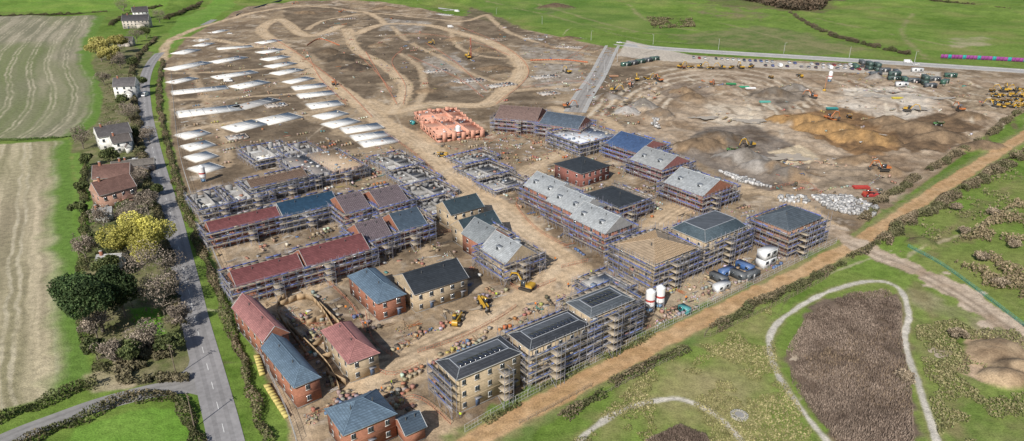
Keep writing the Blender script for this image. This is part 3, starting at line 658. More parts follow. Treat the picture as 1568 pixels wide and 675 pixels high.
for a,b,c in [((670,205),(742,196),(652,183)),((652,184),(716,177),(640,168))]:
    unfinished('blockwork_house_shell',a,b,c,4.2,floorc=(.60,.34,.25),wc=(.62,.32,.23),scaf='',wallh=4.2,snap=False)
# low foundation brickwork in the plots under preparation
G28=math.radians(28)
for a,b,dd in [((700,128),(745,122),9),((755,135),(790,128),9),((640,38),(680,36),9),((560,32),(600,30),8),((800,55),(840,58),9),((850,72),(890,74),9),((500,55),(520,50),8),((655,112),(690,107),8),((820,120),(860,117),9),((830,145),(860,143),8),((410,165),(440,160),8),((350,215),(380,209),8),((520,30),(545,28),8),((740,60),(770,62),8)]:
    unfinished('foundation_brickwork',a,b,float(dd),.5,floorc=(.4,.4,.4),wc=(.42,.36,.31),scaf='',wallh=.5,gang=G28)
print('houses',time.time()-T0)
def old(name,u,v,L,W,ang,he,rise,rc,wc):
    x,y=g(u,v); ang=math.radians(ang); e=empty(name,x,y,ang)
    mb=MB(); mb.b2(.3,L-.3,.3,W-.3,-.1,he,wc); mb.obj('walls',[M_brick],e); windows(e,L,W,he,.3); roof(e,L,W,he,rise,'gable',rc,'x',extra=wc)
    mb=MB(); mb.box(L*.2,W/2,he,.8,.8,rise+1.3,BRK); mb.box(L*.2,W/2,he+rise+1.3,.95,.95,.12,(.4,.38,.36)); mb.obj('chimney',[M_brick],e)
    k=MB(); k.b2(L*.55,L*.85,-2.2,.28,-.1,he*.55,wc); k.obj('porch_walls',[M_brick],e)
    k=MB(); z=he*.55; x0,x1=L*.53,L*.87; k.add([(x0,-2.4,z),(x1,-2.4,z),(x1,.29,z),(x0,.29,z),((x0+x1)/2,-2.4,z+1.6),((x0+x1)/2,.29,z+1.6)],[[1,2,5,4],[3,0,4,5]],rc); k.add([(x0,-2.4,z),(x1,-2.4,z),((x0+x1)/2,-2.4,z+1.6)],[[0,1,2]],wc); k.obj('porch_roof',[M_tile],e)
WHW=(.74,.73,.70); BRT=(.19,.11,.09)
old('white_cottage',176,152,12,10,12,7,4.2,(.15,.14,.14),WHW)
old('white_farmhouse',155,232,14,9,40,6.2,3.8,(.13,.12,.12),WHW); old('farm_annexe',176,236,8,7,40,4.5,3,(.15,.13,.12),WHW)
old('brick_cottage',146,298,13,9,15,6,4,BRT,(.42,.28,.2)); old('brick_cottage',158,325,13,9,50,6,4,BRT,(.40,.24,.18)); old('outbuilding',172,268,16,6,20,2.8,1.8,(.19,.17,.15),(.25,.2,.17))
old('garage',144,340,6,4,20,2.6,1.5,(.35,.35,.35),WHW); old('garage',148,415,7,5,10,2.6,1.4,(.5,.5,.5),WHW); old('shed',190,262,6,4,30,2.4,1.4,(.4,.4,.38),(.5,.45,.38))
old('country_house',188,44,24,11,10,7,5,(.085,.08,.085),(.5,.45,.4)); old('country_house',205,30,15,11,30,7,5,(.1,.09,.09),WHW); old('cottage',180,72,12,8,10,4.5,3,(.14,.12,.11),(.5,.45,.4))

# ---------------------------------------------------------------- foundation slabs
def slab(a,b,dep,c=(.78,.77,.74)):
    dep*=1.5
    x,y,ang,L,W=frame(a,b,float(dep),0.2,True,G28,.85); e=MB()
    e.b2(0,L,0,W,-.1,.42,c); n=max(1,int(L/5.5))
    for i in range(n+1): 
        xx=L*i/n; e.b2(xx-.14 if i else .0,xx+.14 if i<n else L,.0,W,.425,.55,(.6,.59,.57))
    for f in (0,.5,1): e.b2(.17,L-.17,max(.01,W*f-.13),min(W-.01,W*f+.13),.426,.54,(.62,.61,.59))
    for i in range(n): 
        if random.random()<.5: e.box(L*(i+random.uniform(.2,.8))/n,W*random.uniform(.3,.7),.43,random.uniform(.5,1.2),.8,random.uniform(.2,.7),random.choice([(.4,.4,.4),(.4,.25,.18),(.6,.55,.45)]))
    e.b2(-.6,L+.6,-.6,W+.6,-.1,.1,(.38,.34,.29))
    o=e.obj('foundation_slab',[M_conc]); o.location=(x,y,0); o.rotation_euler=(0,0,ang); FOOT.append((x,y,ang,L,W))
S=[((330,51),(352,46),6),((308,64),(328,59),7),((282,83),(308,76),8),((312,71),(330,66),7),((336,77),(386,71),6),((268,108),(326,96),8),((333,97),(380,88),7),((268,128),(304,120),6),((334,121),(396,111),7),((268,147),(347,134),7),
 ((368,136),(414,126),8),((276,182),(370,166),9),((284,213),(323,204),7),((292,231),(331,222),7),((300,248),(335,239),7),((309,266),(343,256),7),((362,202),(410,190),9),((412,191),(464,179),9),((402,67),(432,62),7),((405,82),(437,76),7),((411,93),(445,87),7),((418,104),(455,97),7),
 ((428,115),(466,107),7),((446,128),(482,120),6),((455,139),(500,131),7),((462,151),(514,143),7),((480,168),(524,159),8),((496,183),(534,174),7),((510,196),(552,186),7),((534,206),(585,194),7),((548,217),(594,206),6),((562,227),(608,215),6)]
for a,b,d_ in S: slab(a,b,d_)
for a,b,d_ in [((372,168),(430,153),7),((640,20),(690,24),5),((800,60),(830,62),6),((505,18),(540,20),5)]: slab(a,b,d_,(.42,.41,.40))

# ---------------------------------------------------------------- foliage
def hedge(name,pts,w,h,c1,c2,dens=26,size=.34,gap=0):
    W=catmull(gp(pts),6); s=np.concatenate([[0],np.cumsum(np.linalg.norm(np.diff(W,axis=0),axis=1))]); L=s[-1]
    n0=int(L*dens*w*h/4*2.0); n=min(n0,30000)
    if n0>30000: size=size*math.sqrt(n0/30000)
    t=rng.uniform(0,L,n); cx=np.interp(t,s,W[:,0]);cy=np.interp(t,s,W[:,1])
    nn=offs(W); nx=np.interp(t,s,nn[:,0]);ny=np.interp(t,s,nn[:,1])
    th=rng.uniform(0,math.pi,n); rr=np.sqrt(rng.uniform(.2,1,n)); hh=h*(.35+1.15*vnoise(t/3.5,t*0+3,4)); ww=w/2*(.4+1.2*vnoise(t/4,t*0+9,6))
    sh=(vnoise(t/6,t*0+5,14)-.5)*w*.6
    k=(vnoise(t/7,t*0+1,8)>gap) if gap else np.ones(n,bool)
    cen=np.stack([cx+nx*(np.cos(th)*rr*ww+sh),cy+ny*(np.cos(th)*rr*ww+sh),np.abs(np.sin(th))*rr*hh+.1],1)[k]
    m=len(cen); q=np.clip(rng.uniform(0,1,m)*.7+.6*vnoise(t[k]/3.5,cen[:,2],3)-.15,0,1); cols=lerp(c1,c2,q)
    gn=(vnoise(t[k]/9,t[k]*0+2,22)>.62)[:,None]; cols=np.where(gn,cols*.6+np.array([.07,.10,.03])*.5,cols)
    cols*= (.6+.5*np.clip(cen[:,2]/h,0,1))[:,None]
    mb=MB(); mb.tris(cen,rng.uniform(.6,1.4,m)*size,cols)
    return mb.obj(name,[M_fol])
DK=(.06,.07,.025);BRN=(.24,.19,.125);
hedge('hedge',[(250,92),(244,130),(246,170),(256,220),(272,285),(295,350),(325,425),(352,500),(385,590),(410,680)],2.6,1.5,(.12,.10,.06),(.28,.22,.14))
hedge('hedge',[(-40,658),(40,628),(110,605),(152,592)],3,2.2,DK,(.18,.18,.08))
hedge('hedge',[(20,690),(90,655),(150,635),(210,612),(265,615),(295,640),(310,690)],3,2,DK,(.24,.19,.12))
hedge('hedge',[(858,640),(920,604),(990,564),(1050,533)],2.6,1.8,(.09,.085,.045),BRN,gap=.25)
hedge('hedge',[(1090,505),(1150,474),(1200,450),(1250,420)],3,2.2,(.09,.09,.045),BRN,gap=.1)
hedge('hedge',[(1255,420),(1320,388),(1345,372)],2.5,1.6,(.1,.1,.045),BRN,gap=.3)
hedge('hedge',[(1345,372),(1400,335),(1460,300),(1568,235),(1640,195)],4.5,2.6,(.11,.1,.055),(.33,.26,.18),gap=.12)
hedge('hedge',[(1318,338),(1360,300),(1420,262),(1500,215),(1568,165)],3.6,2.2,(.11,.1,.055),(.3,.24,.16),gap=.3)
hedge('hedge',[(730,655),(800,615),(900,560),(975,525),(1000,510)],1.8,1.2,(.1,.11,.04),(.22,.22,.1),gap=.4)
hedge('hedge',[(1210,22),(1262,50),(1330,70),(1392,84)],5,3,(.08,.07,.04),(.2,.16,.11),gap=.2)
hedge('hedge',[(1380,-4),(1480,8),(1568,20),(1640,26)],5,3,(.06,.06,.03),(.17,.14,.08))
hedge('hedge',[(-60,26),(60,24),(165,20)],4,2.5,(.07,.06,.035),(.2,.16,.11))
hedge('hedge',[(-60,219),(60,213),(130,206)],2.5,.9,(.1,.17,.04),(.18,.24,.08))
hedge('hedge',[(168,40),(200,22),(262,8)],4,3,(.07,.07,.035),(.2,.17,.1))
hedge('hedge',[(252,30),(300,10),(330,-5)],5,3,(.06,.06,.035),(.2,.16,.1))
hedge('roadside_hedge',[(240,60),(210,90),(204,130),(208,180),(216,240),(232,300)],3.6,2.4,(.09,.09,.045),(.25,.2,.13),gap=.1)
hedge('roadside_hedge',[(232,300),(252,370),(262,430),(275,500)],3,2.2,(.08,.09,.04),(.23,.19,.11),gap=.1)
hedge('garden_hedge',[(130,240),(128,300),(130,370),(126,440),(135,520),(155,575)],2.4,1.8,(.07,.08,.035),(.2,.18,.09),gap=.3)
def scrub(name,pts,n,h,c1,c2,size,up=0,thr=.0,ns=7):
    W=np.array(gp(pts)); x0,y0=W.min(0);x1,y1=W.max(0); x=rng.uniform(x0,x1,n*3);y=rng.uniform(y0,y1,n*3); ins=np.zeros(len(x),bool)
    for i in range(len(W)):
        a=W[i];b=W[(i+1)%len(W)]
        if abs(b[1]-a[1])>1e-9: ins^=((a[1]>y)!=(b[1]>y))&(x<(b[0]-a[0])*(y-a[1])/(b[1]-a[1])+a[0])
    nz=fbm(x,y,ns,44,3); ins&=nz>thr; x=x[ins][:n];y=y[ins][:n];nz=nz[ins][:n]; z=rng.uniform(.1,1,len(x))*h*(.5+nz)
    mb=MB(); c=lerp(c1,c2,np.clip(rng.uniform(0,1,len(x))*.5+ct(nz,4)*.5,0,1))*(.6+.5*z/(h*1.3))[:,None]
    mb.tris(np.stack([x,y,z],1),rng.uniform(.6,1.4,len(x))*size,c,up=up); return mb.obj(name,[M_fol])
RB=[(1240,478),(1300,452),(1360,447),(1380,470),(1380,520),(1395,600),(1400,690),(1290,690),(1250,640),(1213,590),(1203,540)]
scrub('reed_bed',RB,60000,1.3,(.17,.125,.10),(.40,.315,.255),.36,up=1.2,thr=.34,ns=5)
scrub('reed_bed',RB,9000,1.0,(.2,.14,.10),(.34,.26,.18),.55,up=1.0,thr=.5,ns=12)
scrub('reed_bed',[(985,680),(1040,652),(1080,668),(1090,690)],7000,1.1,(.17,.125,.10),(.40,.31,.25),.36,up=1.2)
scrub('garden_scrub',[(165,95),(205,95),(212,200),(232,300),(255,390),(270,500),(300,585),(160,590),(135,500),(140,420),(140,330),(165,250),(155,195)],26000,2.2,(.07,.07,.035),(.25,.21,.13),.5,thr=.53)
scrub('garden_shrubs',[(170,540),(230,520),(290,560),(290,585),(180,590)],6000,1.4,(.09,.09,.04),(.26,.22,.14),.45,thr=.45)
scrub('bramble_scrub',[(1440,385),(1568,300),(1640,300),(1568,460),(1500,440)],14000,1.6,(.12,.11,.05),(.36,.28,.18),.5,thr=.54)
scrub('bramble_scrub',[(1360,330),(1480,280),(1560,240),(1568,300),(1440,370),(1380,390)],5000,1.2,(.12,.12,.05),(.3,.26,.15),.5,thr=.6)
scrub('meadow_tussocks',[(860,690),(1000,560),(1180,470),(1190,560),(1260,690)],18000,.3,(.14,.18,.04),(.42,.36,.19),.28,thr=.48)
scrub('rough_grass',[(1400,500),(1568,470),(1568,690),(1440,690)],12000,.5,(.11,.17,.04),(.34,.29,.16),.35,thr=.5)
scrub('woodland',[(1085,-14),(1290,-12),(1255,18),(1215,20),(1140,6)],26000,9,(.05,.045,.03),(.18,.13,.09),2.2)
scrub('field_scrub',[(990,28),(1060,30),(1065,42),(1000,44)],2500,2.0,(.09,.08,.04),(.22,.19,.11),1.0,thr=.5)
def tree(name,u,v,h,r,kind='bare',c1=(.12,.10,.07),c2=(.2,.17,.12),n=5000,size=.4,world=None):
    x,y=world or g(u,v); e=empty(name,x,y,random.random()*6); mb=MB()
    bark=(.2,.17,.135)
    lv=4 if kind=='bare' else 3
    def br(p,d,l,rad,lev):
        q=p+d*l; mb.pole(p,q,rad,bark,r2=rad*.65,n=5 if lev>1 else 3)
        if lev==0: return
        for k in range(4 if lev>1 else 3):
            nd=d+rng.normal(size=3)*.6; nd[2]=abs(nd[2])*.7+.12; nd/=np.linalg.norm(nd); br(p+d*l*rng.uniform(.6,1),nd,l*rng.uniform(.6,.8),max(rad*.55,.03),lev-1)
    br(np.array([0,0,-.1]),np.array([0,0,1.]),h*.27,h*.028,lv)
    mb.obj('trunk_and_limbs',[M_wood],e)
    lb=MB()
    K=20 if kind!='bare' else 26
    ph=rng.uniform(0,2*math.pi,K); el=rng.uniform(-.35,1.2,K); rr=rng.uniform(.35,.82,K)
    cc=np.stack([np.cos(ph)*rr*r*np.cos(el),np.sin(ph)*rr*r*np.cos(el),h*.56+np.sin(el)*rr*h*.42],1)
    ci=rng.integers(0,K,n); rad=r*rng.uniform(.2,.4,K)[ci]
    dv=rng.normal(size=(n,3)); dv/=np.linalg.norm(dv,axis=1)[:,None]
    cen=cc[ci]+dv*(rad*rng.uniform(.4,1.08,n)**.5)[:,None]*np.array([1,1,.8])
    cen[:,2]=np.maximum(cen[:,2],h*.08)
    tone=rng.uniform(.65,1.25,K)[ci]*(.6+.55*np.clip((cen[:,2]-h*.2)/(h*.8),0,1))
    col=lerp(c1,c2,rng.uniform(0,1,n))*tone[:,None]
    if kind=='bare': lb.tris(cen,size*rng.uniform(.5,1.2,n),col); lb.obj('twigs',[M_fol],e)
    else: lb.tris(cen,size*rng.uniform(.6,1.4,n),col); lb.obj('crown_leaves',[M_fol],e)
    return e
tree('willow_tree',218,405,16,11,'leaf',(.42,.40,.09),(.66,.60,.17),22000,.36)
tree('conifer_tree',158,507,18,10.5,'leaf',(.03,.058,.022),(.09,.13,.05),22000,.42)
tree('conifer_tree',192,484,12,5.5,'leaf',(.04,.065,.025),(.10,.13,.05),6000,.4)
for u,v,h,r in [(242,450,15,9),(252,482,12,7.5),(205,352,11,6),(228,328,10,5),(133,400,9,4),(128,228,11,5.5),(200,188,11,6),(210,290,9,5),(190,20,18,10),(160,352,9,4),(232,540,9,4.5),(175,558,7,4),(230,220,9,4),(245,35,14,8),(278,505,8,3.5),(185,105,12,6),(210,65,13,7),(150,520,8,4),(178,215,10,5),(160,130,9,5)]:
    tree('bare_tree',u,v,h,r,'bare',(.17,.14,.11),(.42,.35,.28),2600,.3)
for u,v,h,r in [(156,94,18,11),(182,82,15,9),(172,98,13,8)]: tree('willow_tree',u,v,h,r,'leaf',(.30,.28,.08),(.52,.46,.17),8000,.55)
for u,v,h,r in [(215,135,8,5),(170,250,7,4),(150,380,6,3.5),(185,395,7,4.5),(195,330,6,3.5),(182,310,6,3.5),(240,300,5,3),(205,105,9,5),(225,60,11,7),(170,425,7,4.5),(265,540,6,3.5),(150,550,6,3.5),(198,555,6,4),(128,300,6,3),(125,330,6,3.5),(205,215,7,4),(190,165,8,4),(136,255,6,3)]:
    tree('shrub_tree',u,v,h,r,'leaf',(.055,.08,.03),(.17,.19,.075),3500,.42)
for u,v in [(1475,360),(1500,400),(1550,380),(1520,330),(1385,585),(1530,440),(1463,322),(1465,518)]: tree('bush',u,v,3.0,2.4,'bare',(.2,.16,.11),(.42,.34,.25),1500,.32)
print('veg',time.time()-T0)

# ---------------------------------------------------------------- vehicles
BLK=(.03,.03,.03)
def wheel(mb,x,y,z,r,w,c=BLK):
    mb.pole((x,y-w/2,z),(x,y+w/2,z),r,c,0,n=12,cap=True); mb.pole((x,y-w/2-.02,z),(x,y+w/2+.02,z),r*.5,(.4,.4,.4),0,n=8,cap=True)
def car_mesh(col):
    m=MB()
    m.prof([(-2.15,.3),(2.1,.3),(2.15,.62),(1.95,.82),(1.05,.95),(-1.9,.98),(-2.15,.8)],-.88,.88,col)
    b=[(-1.85,.96),(1.05,.94)];t=[(-1.45,1.45),(.25,1.45)]
    v=[(b[0][0],-.84,b[0][1]),(b[1][0],-.84,b[1][1]),(b[1][0],.84,b[1][1]),(b[0][0],.84,b[0][1]),(t[0][0],-.66,1.45),(t[1][0],-.66,1.45),(t[1][0],.66,1.45),(t[0][0],.66,1.45)]
    m.add(v,BF[2:],(.03,.035,.04),1); m.add(v,[[4,5,6,7]],col,0)
    for sx in(-.45,): 
        for sy in(-1,1): m.pole((sx,.83*sy,.97),(sx,.665*sy,1.46),.05,col)
    for sy in(-.6,.6): m.box(2.12,sy,.6,.06,.35,.15,(.8,.8,.75)); m.box(-2.13,sy,.65,.06,.35,.15,(.5,.03,.02))
    for sx in(-1.3,1.35):
        for sy in(-.8,.8): wheel(m,sx,sy,.32,.32,.2)
    return m.mesh('car',[M_paint,M_glass])
def van_mesh(col):
    m=MB(); m.prof([(-2.7,.35),(2.55,.35),(2.65,.9),(2.3,1.15),(1.55,2.1),(1.2,2.3),(-2.65,2.3),(-2.7,.6)],-.98,.98,col)
    m.add([(2.26,-.85,1.22),(2.26,.85,1.22),(1.6,.8,2.1),(1.6,-.8,2.1)],[[0,1,2,3]],(.03,.035,.04),1)
    for sy in(-1,1):
        v=[(.9,sy*1.0,1.25),(2.0,sy*1.0,1.25),(1.45,sy*1.0,1.95),(.9,sy*1.0,1.95)]; m.add(v,[[0,1,2,3] if sy<0 else [3,2,1,0]],(.03,.03,.04),1)
    for sx in(-1.7,1.7):
        for sy in(-.88,.88): wheel(m,sx,sy,.36,.36,.22)
    return m.mesh('van',[M_paint,M_glass])
def exc_mesh(col):
    m=MB()
    for sy in(-1.1,1.1): m.prof([(-1.7,.1),(1.7,.1),(2.0,.45),(1.7,.85),(-1.7,.85),(-2.0,.45)],sy-.28,sy+.28,(.05,.045,.04))
    m.box(0,0,.6,1.6,1.7,.45,(.06,.06,.06)); m.b2(-2.1,1.3,-1.25,1.25,1.05,1.35,(.12,.1,.08))
    m.prof([(-2.3,1.35),(-.4,1.35),(-.4,2.1),(-2.0,2.2),(-2.3,1.9)],-1.25,1.25,col)
    m.b2(-.35,1.3,.35,1.22,1.35,2.85,(.04,.05,.06),1); m.b2(-.4,1.3,.33,1.25,2.85,2.98,(.1,.1,.1))
    for x in(-.35,1.28):
        for y in(.35,1.22): m.pole((x,y,1.35),(x,y,2.9),.06,col)
    P=[(.9,-.1,1.5),(2.9,-.1,4.3),(4.8,-.1,4.0),(5.9,-.1,1.4)]
    m.pole(P[0],P[1],.3,col,r2=.28);m.pole(P[1],P[2],.28,col,r2=.22);m.pole(P[2],P[3],.2,col,r2=.15)
    m.pole((1.5,.1,1.4),(2.6,.1,3.4),.1,(.6,.6,.6)); m.pole((3.2,-.1,4.9),(4.6,-.1,4.5),.1,(.6,.6,.6))
    m.prof([(5.7,1.5),(6.2,1.2),(6.1,.5),(5.4,.2),(4.9,.6),(5.3,.9)],-.6,.4,(.09,.08,.07))
    return m.mesh('excavator',[M_paint,M_glass])
def dump_mesh(col):
    m=MB(); 
    for sx in(-1.3,1.2):
        for sy in(-.95,.95): wheel(m,sx,sy,.6,.6,.45)
    m.b2(-2.1,1.6,-.6,.6,.6,.95,(.06,.06,.06)); m.prof([(-2.2,.9),(-.6,.9),(-.6,1.4),(-1.5,1.55),(-2.2,1.4)],-.75,.75,col)
    v=[(-.2,-.75,1.0),(1.9,-.75,1.0),(1.9,.75,1.0),(-.2,.75,1.0),(-.5,-1.15,2.0),(2.6,-1.15,1.85),(2.6,1.15,1.85),(-.5,1.15,2.0)]
    m.add(v,[BF[0]]+list(BF[2:]),col); m.add([(-.4,-1.0,1.85),(2.4,-1.0,1.75),(2.4,1.0,1.75),(-.4,1.0,1.85),(1,0,2.3)],[[0,1,4],[1,2,4],[2,3,4],[3,0,4]],(.25,.18,.12))
    for sy in(-.6,.6): m.pole((-1.4,sy,1.4),(-1.4,sy,2.8),.05,BLK)
    m.pole((-1.4,-.6,2.8),(-1.4,.6,2.8),.05,BLK); m.box(-1.0,0,1.4,.5,.5,.5,BLK)
    return m.mesh('site_dumper',[M_paint,M_glass])
def tele_mesh(col):
    m=MB()
    for sx in(-1.4,1.4):
        for sy in(-1.0,1.0): wheel(m,sx,sy,.62,.62,.42)
    m.prof([(-2.4,.6),(2.2,.6),(2.3,1.1),(-1.0,1.2),(-1.3,1.9),(-2.4,1.9)],-.75,.75,col)
    m.b2(-.6,.8,.2,1.05,1.1,2.4,(.04,.05,.06),1); m.b2(-.65,.85,.18,1.08,2.4,2.5,col)
    m.pole((-2.2,-.45,2.1),(3.2,-.45,1.5),.22,col,cap=True); m.pole((3.0,-.45,1.5),(4.4,-.45,1.1),.16,(.3,.3,.3))
    m.b2(4.3,4.4,-1.1,.3,.5,1.3,BLK)
    for y in(-.9,.1): m.b2(4.4,5.6,y-.06,y+.06,.5,.58,BLK)
    return m.mesh('telehandler',[M_paint,M_glass])
def cabin_mesh(col,L=7.2,W=2.8,h=2.7,st=1):
    m=MB()
    for k in range(st):
        z=k*h; m.b2(-L/2,L/2,-W/2,W/2,z+.1,z+h-.1,col); m.b2(-L/2-.06,L/2+.06,-W/2-.06,W/2+.06,z+h-.1,z+h,tuple(min(1,c*.8+.05) for c in col)); m.b2(-L/2-.05,L/2+.05,-W/2-.05,W/2+.05,z,z+.12,(.08,.08,.08))
        for i in range(int(L/.6)):
            x=-L/2+.3+i*.6
            for y in(-W/2-.02,W/2+.02): m.box(x,y,z+.15,.12,.05,h-.3,tuple(c*.85 for c in col))
        for x in(-L/4,L/4):
            for y in(-W/2-.03,W/2+.03): m.box(x,y,z+1.1,1.4,.08,1.0,(.03,.04,.05),1)
        m.box(0,-W/2-.04,z+.15,.9,.08,2.0,(.5,.5,.5))
    return m.mesh('site_cabin',[M_paint,M_glass])
def silo_mesh():
    m=MB()
    m.pole((0,0,2.2),(0,0,6.2),1.25,(.8,.8,.8),n=16,cap=True); m.pole((0,0,.9),(0,0,2.2),.25,(.8,.8,.8),n=16,r2=1.25); m.pole((0,0,6.2),(0,0,6.9),1.25,(.8,.8,.8),n=16,r2=.35,cap=True)
    m.pole((0,0,3.4),(0,0,4.0),1.27,(.45,.07,.06),n=16)
    for a in range(4):
        x=math.cos(a*1.57+.78)*1.2;y=math.sin(a*1.57+.78)*1.2; m.pole((x,y,0),(x,y,3),.1,(.3,.3,.32))
        x2=math.cos(a*1.57+2.35)*1.2;y2=math.sin(a*1.57+2.35)*1.2; m.pole((x,y,.2),(x2,y2,1.9),.05,(.3,.3,.32))
    m.box(0,0,.1,1.4,1.0,.9,(.15,.3,.5))
    return m.mesh('mortar_silo',[M_paint])
def place(name,me,u,v,ang=None,world=None,sc_=1):
    x,y=world or g(u,v); z=float(hgt(np.array([x]),np.array([y]))[0]); o=bpy.data.objects.new(name,me); o.location=(x,y,z); o.scale=(sc_,)*3
    o.rotation_euler=(0,0,random.uniform(0,6.28) if ang is None else math.radians(ang)); sc.collection.objects.link(o); return o
CARC=[(.7,.7,.7),(.72,.72,.72),(.08,.08,.09),(.3,.31,.33),(.1,.15,.35),(.35,.04,.03),(.45,.46,.48),(.05,.06,.12)]
CARS=[car_mesh(c) for c in CARC]; VANW=van_mesh((.78,.78,.78))
YEL=(.50,.30,.035)
EY=exc_mesh(YEL); EO=exc_mesh((.48,.16,.05)); DY=dump_mesh(YEL); DG=dump_mesh((.1,.25,.08)); DO=dump_mesh((.48,.15,.04)); TY=tele_mesh(YEL); TR=tele_mesh((.42,.07,.04))
CG=cabin_mesh((.05,.12,.09)); CD=cabin_mesh((.09,.10,.11)); CW=cabin_mesh((.68,.69,.7)); CB=cabin_mesh((.06,.14,.34)); CG2=cabin_mesh((.06,.10,.09),st=2); CW2=cabin_mesh((.74,.75,.76),6,3,2.7,2); CT=cabin_mesh((.05,.32,.33),4,2.4,2.4)
for k in range(34):
    u=1062+k*8.6; 
    if random.random()<.12: continue
    me_=random.choice(CARS+[VANW,VANW,VANW,CARS[0],CARS[1]]); place('parked_van' if me_ in(VANW,) else 'parked_car',me_,u,89+k*.46,84+random.uniform(-3,3)+(180 if random.random()<.5 else 0))
for k in range(17):
    u=1150+k*11; me_=random.choice(CARS+[VANW]); 
    if random.random()<.8: place('parked_van' if me_ in(VANW,) else 'parked_car',me_,u,100+k*.45,84+random.uniform(-4,4))
for u,v,a,me_ in [(222,147,-88,VANW),(212,246,-60,CARS[2]),(206,248,-60,CARS[0]),(718,20,-10,CARS[4]),(782,30,-12,CARS[3]),(948,66,170,CARS[0]),(1390,96,-6,VANW),(1402,99,-6,CARS[0]),(700,18,-10,VANW),(742,21,170,CARS[2]),(350,125,10,VANW),(352,52,10,CARS[0]),(690,42,20,VANW),(625,34,20,CARS[3])]:
    place('van' if me_ is VANW else 'car',me_,u,v,a)
place('parked_car',CARS[7],208,262,-60)
for u,v,me_,n_ in [(1148,225,EY,'excavator'),(1268,188,EO,'excavator'),(1245,150,EO,'excavator'),(965,133,EO,'excavator'),(868,165,EO,'excavator'),(1352,266,EO,'excavator'),(718,90,EY,'excavator'),(660,68,EY,'excavator'),(522,20,EO,'excavator'),(806,443,EY,'excavator'),
    (740,468,TY,'telehandler'),(1272,192,DO,'site_dumper'),(1120,232,DG,'site_dumper'),(1436,192,DG,'site_dumper'),(678,240,TY,'telehandler'),(1330,300,TR,'telehandler'),(415,500,DY,'site_dumper'),(512,130,EO,'excavator'),
    (870,112,EY,'excavator'),(700,495,TY,'telehandler'),(1045,105,DO,'site_dumper'),(600,30,DO,'site_dumper'),(450,8,EO,'excavator'),(1090,130,EO,'excavator'),(1180,120,DY,'site_dumper'),(1010,125,EO,'excavator'),(1390,170,EY,'excavator'),(1225,118,TY,'telehandler'),(1300,180,DY,'site_dumper'),(1470,170,EO,'excavator'),(940,140,EY,'excavator')]:
    place(n_,me_,u,v)
for k in range(26):
    u=1522+(k%7)*11+random.uniform(-3,3); v=140+(k//7)*8+random.uniform(-1,1); me_,n_=random.choice([(DY,'site_dumper'),(TY,'telehandler'),(EY,'excavator'),(DY,'site_dumper')]); place(n_,me_,u,v)
for u0,v0,n in [(1042,104,4),(1105,104,4),(975,122,3)]:
    for k in range(n):
        place('site_dumper' if k%2 else 'excavator',DY if k%2 else EY,u0+k*15,v0+random.uniform(-1,2))
for k in range(5): place('site_cabin',[CG,CD][k%2],958+k*11,101-k*2.2,28)
for u,v,a,me_ in [(1330,106,84,CG2),(1342,108,84,CG2),(1354,110,0,CD),(1372,113,80,CD),(1368,122,0,CG2),(1385,124,80,CG),(1398,126,0,CD),(1415,128,80,CG2),(1430,124,0,CD),(1446,128,40,CG),(1404,110,0,CW),(1340,118,0,CD),(1320,98,84,CD),(1424,134,10,CD),(1455,118,-8,CG),(1310,104,84,CG),(1380,132,0,CW)]: place('site_cabin',me_,u,v,a)
place('site_cabin',CW2,1172,405,36); 
for u,v,me_ in [(1112,420,CB),(1140,412,CB),(1130,425,CD),(1104,443,CW),(1048,478,CT),(632,190,CT),(640,182,CT),(1100,430,CD),(1150,425,CD)]: place('storage_container',me_,u,v,36+random.choice([0,90]),sc_=.75)
SM=silo_mesh()
for u,v in [(994,477),(1009,471),(702,213),(312,278),(1270,125)]: place('mortar_silo',SM,u,v,20)
m=MB()
for sy in(-1.3,1.3): m.prof([(-2.2,.1),(2.2,.1),(2.5,.5),(2.2,.9),(-2.2,.9),(-2.5,.5)],sy-.35,sy+.35,(.05,.045,.04))
m.b2(-3,1.5,-1.4,1.4,.95,2.6,(.5,.3,.04)); m.b2(.3,1.6,.5,1.45,2.6,3.6,(.05,.05,.06),1)
for x in(1.8,2.4):
    for y in(-.3,.3): m.pole((x,y,.3),(x,y,15),.09,(.45,.12,.08))
for z in range(14): m.pole((1.8,-.3,z+.5),(2.4,-.3,z+1.5),.06,(.45,.12,.08)); m.pole((1.8,.3,z+1.5),(2.4,.3,z+.5),.06,(.45,.12,.08))
m.box(2.1,0,7,.6,.7,2.2,(.2,.2,.2)); m.pole((-1,0,2.6),(1.8,0,9),.15,(.5,.3,.04)); me_=m.mesh('piling_rig',[M_paint,M_glass]); place('piling_rig',me_,718,88,-40); place('piling_rig',me_,1262,140,60,sc_=.6)

# ---------------------------------------------------------------- site clutter
FT=np.array([[f[0],f[1],math.cos(f[2]),math.sin(f[2]),f[3],f[4]] for f in FOOT])
ST=[(catmull(gp(p),4),w) for p,w in [(MAIN,7),(RING,6),([(860,405),(790,465),(700,510),(600,560),(560,585)],4.5),([(990,360),(1040,320),(1130,290),(1200,300),(1270,350)],5),([(745,305),(830,250),(900,215),(950,200)],3.5),([(520,40),(430,70),(480,110),(540,150),(590,190)],5),([(745,305),(700,300),(640,330),(560,400),(480,440)],3)]]
def free(x,y,m=1.0):
    dx=x-FT[:,0];dy=y-FT[:,1]; lx=dx*FT[:,2]+dy*FT[:,3]; ly=-dx*FT[:,3]+dy*FT[:,2]
    if np.any((lx>-m)&(lx<FT[:,4]+m)&(ly>-m)&(ly<FT[:,5]+m)): return False
    for W,w in ST:
        if np.min(np.hypot(W[:,0]-x,W[:,1]-y))<w: return False
    return True
